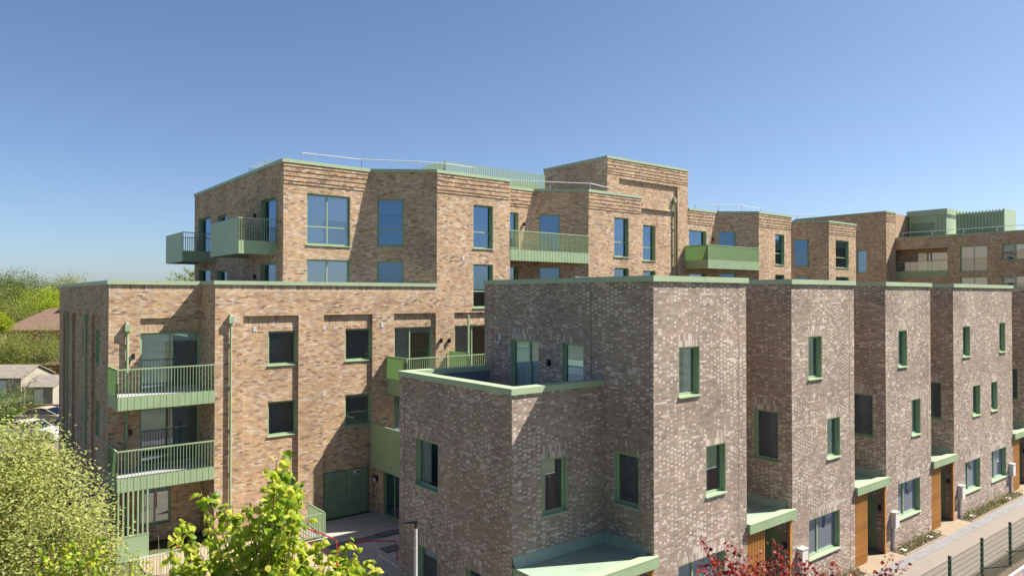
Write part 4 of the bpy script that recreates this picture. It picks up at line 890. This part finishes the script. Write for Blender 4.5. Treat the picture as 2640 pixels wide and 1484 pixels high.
def shoots(name, label, Y, base, tips, leaf, groups, per, jit, curl=0.0, cat='tree', barkm='bark', up=0.3, droop=0.5, shape='heart', r=0.02, along=0.45, fill=None):
    bx, bz = at_y(*base, Y); t = thing(name, (bx, Y, 0), label, cat); mb = MB(); mb.tube([(0,0,-0.05), (0.05,0,bz*0.5), (0,0,bz)], 0.11, 8, 0.05); P = []
    for u, v in tips:
        y = Y + random.uniform(-jit, jit); x, z = at_y(u, v, y); e = Vector((x-bx, y-Y, z)); b = Vector((0, 0, bz - 0.3)); mid = (b*0.45 + e*0.55) + Vector((random.uniform(-.1,.1), random.uniform(-.1,.1), -0.12*(e-b).length*0.6))
        pts = [b, (b+mid)/2 + Vector((random.uniform(-.04,.04),0,0)), mid, (mid+e)/2, e]; mb.tube(pts, r, 5, r*0.15)
        n = int(per*(0.7+0.6*random.random()))
        for k in range(n):
            f = along + (1-along)*(k+random.random())/n; q = f*4; i = min(3, int(q)); p = pts[i].lerp(pts[i+1], q-i); sp = leaf*(0.4+1.5*(1-f))
            P.append((p.x + random.gauss(0, sp), p.y + random.gauss(0, sp), p.z + random.gauss(0, sp*0.8)))
    if fill:
        for u0, u1, v0, v1, n in fill:
            for k in range(n):
                y = Y + random.uniform(-jit, jit)*1.2; x, z = at_y(random.uniform(u0, u1), random.uniform(v0, v1), y); P.append((x-bx, y-Y, z))
    P = np.array(P); n = len(P)
    link('crown', leaves_mesh('crown', P, leaf*rng.uniform(0.65, 1.3, (n, 1)), mixcols(groups, n), up, droop, shape), t); mb.build('trunk', barkm, t); return t
shoots('lime_green_tree', 'lime green broad-leaved young tree standing in front of the courtyard', 8.0, (705, 1700),
       [(732,1162),(715,1185),(745,1195),(755,1240),(705,1225),(735,1260),(770,1245),(700,1270),(545,1265),(520,1262),(575,1290),(470,1335),(455,1365),(640,1300),(690,1235),(775,1280),(760,1330),(600,1305),(500,1385),(830,1390),(905,1385),(920,1420),(955,1440),(980,1462),(720,1300),(560,1375),(450,1410),(660,1360),(790,1400),(870,1415),(610,1400),(690,1420),(745,1390),(530,1440),(470,1460),(640,1450),(840,1460),(900,1470),(575,1460),(720,1465),(780,1465),(672,1290),(655,1330)],
       0.092, LIME, 56, 0.5, fill=[(470, 940, 1450, 1580, 300), (690, 780, 1210, 1400, 80)])
shoots('red_maple', 'dark red leaved maple with bare grey twigs in front of the brick houses', 10.0, (2010, 1760),
       [(1800,1375),(1815,1395),(1838,1420),(1860,1392),(1888,1388),(1893,1405),(1925,1420),(1950,1415),(1960,1440),(1830,1455),(1870,1450),(1990,1385),(2005,1400),(2020,1415),(2055,1418),(2075,1440),(2030,1445),(1985,1445),(1915,1450),(2100,1455),(2150,1440),(2165,1455),(2200,1465),(2298,1425),(2322,1440),(2335,1450),(2290,1455),(1800,1470),(1850,1475),(1900,1475),(1940,1470),(2060,1470),(2120,1475),(2250,1475),(1970,1478),(2020,1478)],
       0.052, [((0.24,0.028,0.024),5), ((0.33,0.05,0.03),3), ((0.12,0.018,0.02),4), ((0.40,0.13,0.11),1)], 50, 0.5, barkm='twig', up=0.3, droop=0.0, shape='simple', r=0.014, along=0.62, fill=[(1800, 2080, 1440, 1560, 500)])
# pale tree at the left edge
x, _ = at_y(40, 1250, 15.0)
tree('pale_leaved_tree', 'large pale grey-green tree with small leaves beside the flank of the apartments', (x-1.2, 15.0, 0), 8.0,
     [((0,0,6.2),(1.7,1.8,1.55)), ((1.4,0.2,5.3),(1.5,1.5,1.5)), ((2.3,-0.1,4.9),(0.95,1.2,1.0)), ((0.6,-0.4,3.6),(1.9,1.7,1.6)), ((2.2,-0.3,2.8),(1.2,1.3,1.0)), ((-1.5,0,5.4),(1.7,1.7,1.8)), ((0.9,0.4,6.7),(0.9,1.0,0.8)), ((2.5,0.2,3.7),(0.8,0.9,0.7)), ((0.5,-0.2,2.2),(2.0,1.4,1.2))],
     72000, 0.068, [((0.40,0.43,0.14),6), ((0.44,0.46,0.17),4), ((0.34,0.38,0.11),4)], per=30, spread=0.16, trunk=0.14, twigs=160, aspect=0.45, up=1.9)
shoots('yellow_green_sapling', 'yellow green leafy branch spreading before the dark mulch bed', 14.0, (180, 1560), [(275,1375),(255,1385),(225,1378),(200,1385),(160,1378),(130,1390),(110,1400),(240,1408),(262,1398),(180,1400),(150,1420)], 0.10, LIME, 22, 0.3, cat='sapling', r=0.012)
shoots('bare_shrub', 'bare twiggy shrub with sparse leaves below the slatted screen', 15.0, (270, 1640), [(175,1350),(205,1395),(262,1345),(298,1352),(320,1390),(350,1420),(245,1440),(200,1450),(290,1425),(330,1450),(280,1320),(240,1425),(225,1432)], 0.045, [((0.22,0.24,0.08),2), ((0.3,0.26,0.12),1)], 7, 0.5, cat='shrub', barkm='twig', shape='simple', r=0.02)
shoots('leafy_shrub', 'small fresh green shrub beside the crowd barrier', 15.5, (355, 1640), [(285,1420),(300,1440),(330,1400),(345,1425),(362,1408),(375,1440),(395,1455),(320,1460),(345,1465),(300,1465),(270,1470)], 0.05, LIME, 45, 0.4, cat='shrub', shape='simple', r=0.012, fill=[(270, 400, 1440, 1500, 200)])
shoots('twig_shrub', 'thin grey stems of a leafless shrub at the red handrail', 16.0, (425, 1600), [(412,1375),(440,1395),(455,1420),(425,1410),(470,1440),(395,1430)], 0.04, [((0.25,0.24,0.1),1)], 2, 0.3, cat='shrub', barkm='twig', shape='simple', r=0.016)
# ---- planting by the houses
for x0, x1 in ((AT[2]+0.3, AT[3]-0.1), (AT[4]+0.35, AT[5]-0.1), (AT[6]+0.35, AT[7]-0.15)):
    n = int((x1-x0)*110); P = np.stack([rng.uniform(x0+0.05, x1-0.05, n), rng.uniform(12.66, BT-0.05, n), rng.random(n)**2*0.22+0.02], 1)
    o = link('ground_cover', leaves_mesh('ground_cover', P, rng.uniform(0.05, 0.13, (n, 1)), mixcols([((0.09,0.10,0.025),4), ((0.16,0.13,0.05),2), ((0.15,0.2,0.03),1)], n), aspect=0.3)); o.rotation_euler = (0,0,ROT); tag(o, 'low green ground cover in a bed along the house wall', 'ground cover', kind='stuff')
    for k, f in enumerate((0.12, 0.78)):
        x = x0 + (x1-x0)*f; s = site_thing('stone_slab', x, 12.9, 'pale flat stone lying in the planting bed by the house wall', 'stone', 'pale stones in the planting beds', z=0.012)
        MB().prism([(x-0.16, 12.80), (x+0.10, 12.78), (x+0.17, 12.9), (x+0.05, 13.0), (x-0.14, 12.96)], 0.012, 0.06).build('stone', 'white', s)
# ------------------------------------------------------------------ beyond the flank: cars, sheds, house, trees
def car(label, u, Y, paint, L=4.5, flip=1):
    x, _ = at_y(u, 900, Y); t = thing('parked_car', (x, Y, 0), label, 'car', 'cars parked beyond the flank', rz=0 if flip > 0 else math.pi)
    low = [(-2.2,0.30),(-2.25,0.55),(-2.2,0.88),(-1.6,0.98),(0.75,0.96),(1.7,0.86),(2.15,0.70),(2.25,0.45),(2.2,0.28)]; cab = [(-1.75,0.97),(-1.0,1.40),(-0.3,1.47),(0.25,1.40),(1.0,0.96)]
    def loft(prof, ys, name, m):
        b = MB(); n = len(prof); V = [(px*sx, y, pz if pz < 0.99 or k in (1, 2) else 0.97 + (pz-0.97)*sz) for k, (y, sx, sz) in enumerate(ys) for px, pz in prof]
        F = [(k*n+i, k*n+(i+1)%n, (k+1)*n+(i+1)%n, (k+1)*n+i) for k in range(len(ys)-1) for i in range(n)] + [tuple(range(n)), tuple(range((len(ys)-1)*n, len(ys)*n))[::-1]]
        return b.add(V, F).build(name, m, t)
    loft(low, [(-0.86,0.96,1), (-0.78,1,1), (0.78,1,1), (0.86,0.96,1)], 'body', paint); loft([(px*0.97, pz-0.035) for px, pz in cab], [(-0.745,0.94,0.85), (-0.66,1,1), (0.66,1,1), (0.745,0.94,0.85)], 'windows', 'carglass')
    rf = MB().add([(-1.0,-0.66,1.37),(-0.3,-0.66,1.45),(0.25,-0.66,1.38),(0.25,0.66,1.38),(-0.3,0.66,1.45),(-1.0,0.66,1.37)], [(0,1,4,5),(1,2,3,4)]); rf.v = [(a, b, c+0.035) for a, b, c in rf.v]
    for y in (-0.72, 0.72):
        for p0, p1 in (((-1.75,0.97),(-1.0,1.40)), ((0.25,1.40),(1.0,0.97)), ((-0.3,0.97),(-0.32,1.44))): rf.tube([(p0[0],y*1.03,p0[1]), (p1[0],y*0.93,p1[1])], 0.035, 6)
    rf.build('roof', paint, t)
    for wx in (-1.38, 1.40):
        for y in (-0.80, 0.80):
            wh = MB().tube([(wx,y-0.1,0.32),(wx,y+0.1,0.32)], 0.32, 18).build('wheel', 'tyre', t); MB().tube([(wx,y-0.105,0.32),(wx,y+0.105,0.32)], 0.2, 14).build('rim', 'grey', wh)
    for y in (-0.6, 0.6): MB().box(2.08,2.22,y-0.16,y+0.16,0.6,0.72).build('headlight', 'white', t); MB().box(-2.24,-2.1,y-0.14,y+0.14,0.7,0.85).build('taillight', 'red', t)
    return t
car('white saloon car parked in front of the low red brick wall', 84, 51.0, 'carpaint'); car('champagne coloured car parked behind the white saloon', 128, 57.0, 'cargold')
def rect_box(name, label, cat, u0, u1, Y, z0, z1, dep, m, **k):
    xa, _ = at_y(u0, 900, Y); xb, _ = at_y(u1, 900, Y); t = thing(name, ((xa+xb)/2, Y, 0), label, cat); w2 = (xb-xa)/2; return t, w2
# garden shed, lower shed, outbuilding
def shed(label, u0, u1, Y, hw, hr, dep, wm, rm, name='garden_shed'):
    t, w2 = rect_box(name, label, 'shed', u0, u1, Y, 0, hw, dep, wm); MB().box(-w2, w2, 0, dep, -0.05, hw).build('wall', wm, t)
    r = MB().add([(-w2-.2,-.25,hw-.03),(w2+.2,-.25,hw-.03),(w2+.2,dep/2,hr),(-w2-.2,dep/2,hr),(w2+.2,dep+.25,hw-.03),(-w2-.2,dep+.25,hw-.03),(-w2-.2,-.25,hw+.06),(w2+.2,-.25,hw+.06),(w2+.2,dep/2,hr+.09),(-w2-.2,dep/2,hr+.09),(w2+.2,dep+.25,hw+.06),(-w2-.2,dep+.25,hw+.06)],
                 [(0,3,2,1),(3,5,4,2),(6,7,8,9),(9,8,10,11),(0,1,7,6),(4,5,11,10),(1,2,8,7),(2,4,10,8),(3,0,6,9),(5,3,9,11)]).build('roof', rm, t)
    MB().add([(-w2+.01,.002,hw-.06),(-w2+.01,dep-.002,hw-.06),(-w2+.01,dep/2,hr-.02)], [(0,1,2)]).build('gable', wm, t); MB().add([(w2-.01,.002,hw-.06),(w2-.01,dep-.002,hw-.06),(w2-.01,dep/2,hr-.02)], [(0,2,1)]).build('gable', wm, t)
    d = MB().box(-0.4, 0.4, -0.04, -0.002, 0.0, min(1.95, hw-0.2)).build('door', 'white', t); MB().box(0.28, 0.33, -0.07, -0.041, 0.95, 1.05).build('handle', 'grey', d)
    for k in range(int(w2*2/0.28)): x = -w2 + 0.28*(k+1); MB().box(x-0.008, x+0.008, -0.012, -0.001, 0, hw-0.1).build('board_joint', 'render', t)
    return t
shed('cream boarded shed with grey sheet roof behind the low red wall', 68, 138, 67.5, 1.7, 2.6, 4.0, 'render', 'tile_grey'); shed('long grey roofed shed behind the grey twigs', -40, 56, 73.0, 1.9, 3.0, 5.0, 'render', 'tile_grey'); shed('red brick outbuilding with dark brown roof behind the cream shed', 62, 190, 84.0, 2.2, 2.9, 5.0, 'redbrick', 'tile', 'brick_outbuilding')
t, w2 = rect_box('garden_wall', 'low red brick wall in front of the cream shed', 'wall', 40, 200, 63.5, 0, 0.7, 0.2, 'redbrick'); MB().box(-w2, w2, 0, 0.22, -0.05, 0.62).build('brickwork', 'redbrick', t); MB().box(-w2, w2, -0.03, 0.25, 0.621, 0.69).build('coping', 'tile', t)
for k, (u, v, m) in enumerate(((105, 1192, 'sand'), (122, 1180, 'cream'))):
    a_, b_ = at_z(u, v); X, Yw = W2(a_, b_); t = thing('bulk_bag', (X, Yw, 0), ['squat sand coloured bulk bag by the flank wall', 'pale cream bulk bag behind the squat sand coloured one'][k], 'bag', 'bulk bags of sand'); MB().prism([(math.cos(i*math.pi/5)*0.6, math.sin(i*math.pi/5)*0.5) for i in range(10)], -0.02, 0.5).prism([(math.cos(i*math.pi/5)*0.45, math.sin(i*math.pi/5)*0.36) for i in range(10)], 0.5, 0.72).build('sack', m, t)
# house with hipped brown roof
Yh = 108.0; xl, _ = at_y(10, 845, Yh); hs = thing('brick_house', (xl+7.5, Yh, 0), 'brown tiled hipped roof house among the trees', 'house'); ze, zr = 5.3, 8.4
MB().box(-7.0, 9.0, 0, 8.0, -0.05, ze).build('wall', 'redbrick', hs)
ro = MB().add([(-7.6,-0.6,ze-0.1),(9.6,-0.6,ze-0.1),(9.6,8.6,ze-0.1),(-7.6,8.6,ze-0.1),(-3.2,4,zr),(7.0,4,zr)], [(0,1,5,4),(1,2,5),(2,3,4,5),(3,0,4),(3,2,1,0)]).build('roof', 'tile', hs); MB().box(-0.6, 0.5, 3.2, 4.2, zr-0.6, zr+0.9).build('chimney', 'redbrick', ro)
for x0, z0 in ((-5.2, 3.3), (-1.2, 3.3), (3.0, 3.3)):
    f = MB().box(x0-0.9, x0+0.9, -0.06, -0.002, z0, z0+1.3).build('window', 'white', hs)
    for d in (-0.42, 0.42): MB().box(x0+d-0.36, x0+d+0.36, -0.09, -0.061, z0+0.1, z0+1.2).build('pane', 'carglass', f)
h2 = thing('brick_house', (xl+14, Yh+22, 0), 'grey tiled long roof house behind the brown roofed one', 'house'); MB().box(-11, 8, 0, 8, -0.05, 5.2).build('wall', 'redbrick', h2); MB().add([(-11.5,-.5,5.1),(8.5,-.5,5.1),(8.5,8.5,5.1),(-11.5,8.5,5.1),(-11.5,4,8.9),(8.5,4,8.9)], [(0,1,5,4),(1,2,5),(2,3,4,5),(3,0,4),(3,2,1,0)]).build('roof', 'tile_grey', h2)
# trees beyond
OAK = [((0.11,0.155,0.025),4), ((0.16,0.20,0.035),3), ((0.06,0.09,0.018),3)]; GOLD = [((0.36,0.42,0.02),5), ((0.27,0.36,0.02),3), ((0.15,0.22,0.015),2)]; OLIVE = [((0.22,0.26,0.06),4), ((0.27,0.29,0.085),3), ((0.14,0.17,0.04),2)]
def bgtree(label, u, v, Y, rx, groups, n=5200, rz=None, size=None, name='background_tree', twigs=30):
    x, z = at_y(u, v, Y); rz = rz or rx*0.9; c = z - rz; lobes = [((0,0,c),(rx,rx,rz))]
    for k in range(6): a = random.uniform(0, 6.28); lobes.append(((math.cos(a)*rx*0.65, math.sin(a)*rx*0.65, c + random.uniform(-0.5, 0.45)*rz), (rx*0.5, rx*0.5, rz*0.5)))
    return tree(name, label, (x, Y, 0), max(2.0, z), lobes, int(n*2.2), (size or 0.0024*Y)*0.62, groups, per=16, spread=rx*0.09, trunk=max(0.12, rx*0.06), grp='trees beyond the flank of the apartments', twigs=twigs, up=1.3)
bgtree('dark oak with ragged top rising above the other far trees', 32, 700, 150, 6.5, OAK); bgtree('dark green tree beside the ragged oak, away from the building', -12, 708, 140, 5, OAK); bgtree('pale yellow tree with feathery top right behind the building corner', 178, 707, 150, 5.5, OLIVE)
bgtree('bushy dark tree between the ragged oak and the feathery yellow tree', 105, 720, 155, 6, OAK, rz=6); bgtree('bright yellow green round tree behind the brown roof', 118, 738, 128, 4.6, GOLD, 6500); bgtree('olive green willow beside the hip end of the brown roof', 22, 740, 120, 5, OLIVE, 6500); bgtree('fresh green bush against the hip end of the brown roof', -14, 800, 100, 2.0, GOLD, 3500)
bgtree('yellow green shrub in front of the dark house wall', 8, 872, 90, 3.0, GOLD, 3500); bgtree('pale olive tree with grey stems in front of the brown roof', 92, 842, 84, 4.0, OLIVE, 13000, rz=4.4, size=0.2); bgtree('small olive tree against the building edge beside the sheds', 138, 862, 88, 2.6, OLIVE, 4500, rz=4.2); bgtree('green bush behind the pale grey-green tree', 22, 1000, 58, 2.3, [((0.12,0.2,0.03),4), ((0.07,0.12,0.02),3)], 6500)
bgtree('grey twiggy tree in front of the long shed', 62, 940, 62, 1.5, [((0.3,0.28,0.16),1)], 420, rz=2.2, size=0.12, twigs=90)
bgtree('tall thin poplar behind the corner of the low block', 475, 690, 130, 1.6, OLIVE, 1500, rz=4.5); bgtree('thin poplar next to the tall thin poplar', 490, 690, 132, 1.2, OLIVE, 1200, rz=4.0); bgtree('twiggy pale tree standing apart beside the poplars', 452, 700, 128, 1.8, OLIVE, 500, rz=3.0)

# far belt of trees closing the view in every direction
n = 26000; az = rng.uniform(0, 2*np.pi, n); clump = np.floor(az*46); rr = 260 + 70*np.abs(np.sin(clump*12.9898)) + rng.normal(0, 6, n); hh = 6.0 + 5.0*np.abs(np.sin(clump*78.233)) 
P = np.stack([np.sin(az)*rr, np.cos(az)*rr, rng.random(n)**0.7*hh], 1)
tag(link('distant_wood', leaves_mesh('distant_wood', P, rng.uniform(1.2, 2.6, (n, 1)), mixcols(OAK + OLIVE, n), aspect=0.7)), 'distant belt of trees along the horizon', 'trees', kind='stuff')
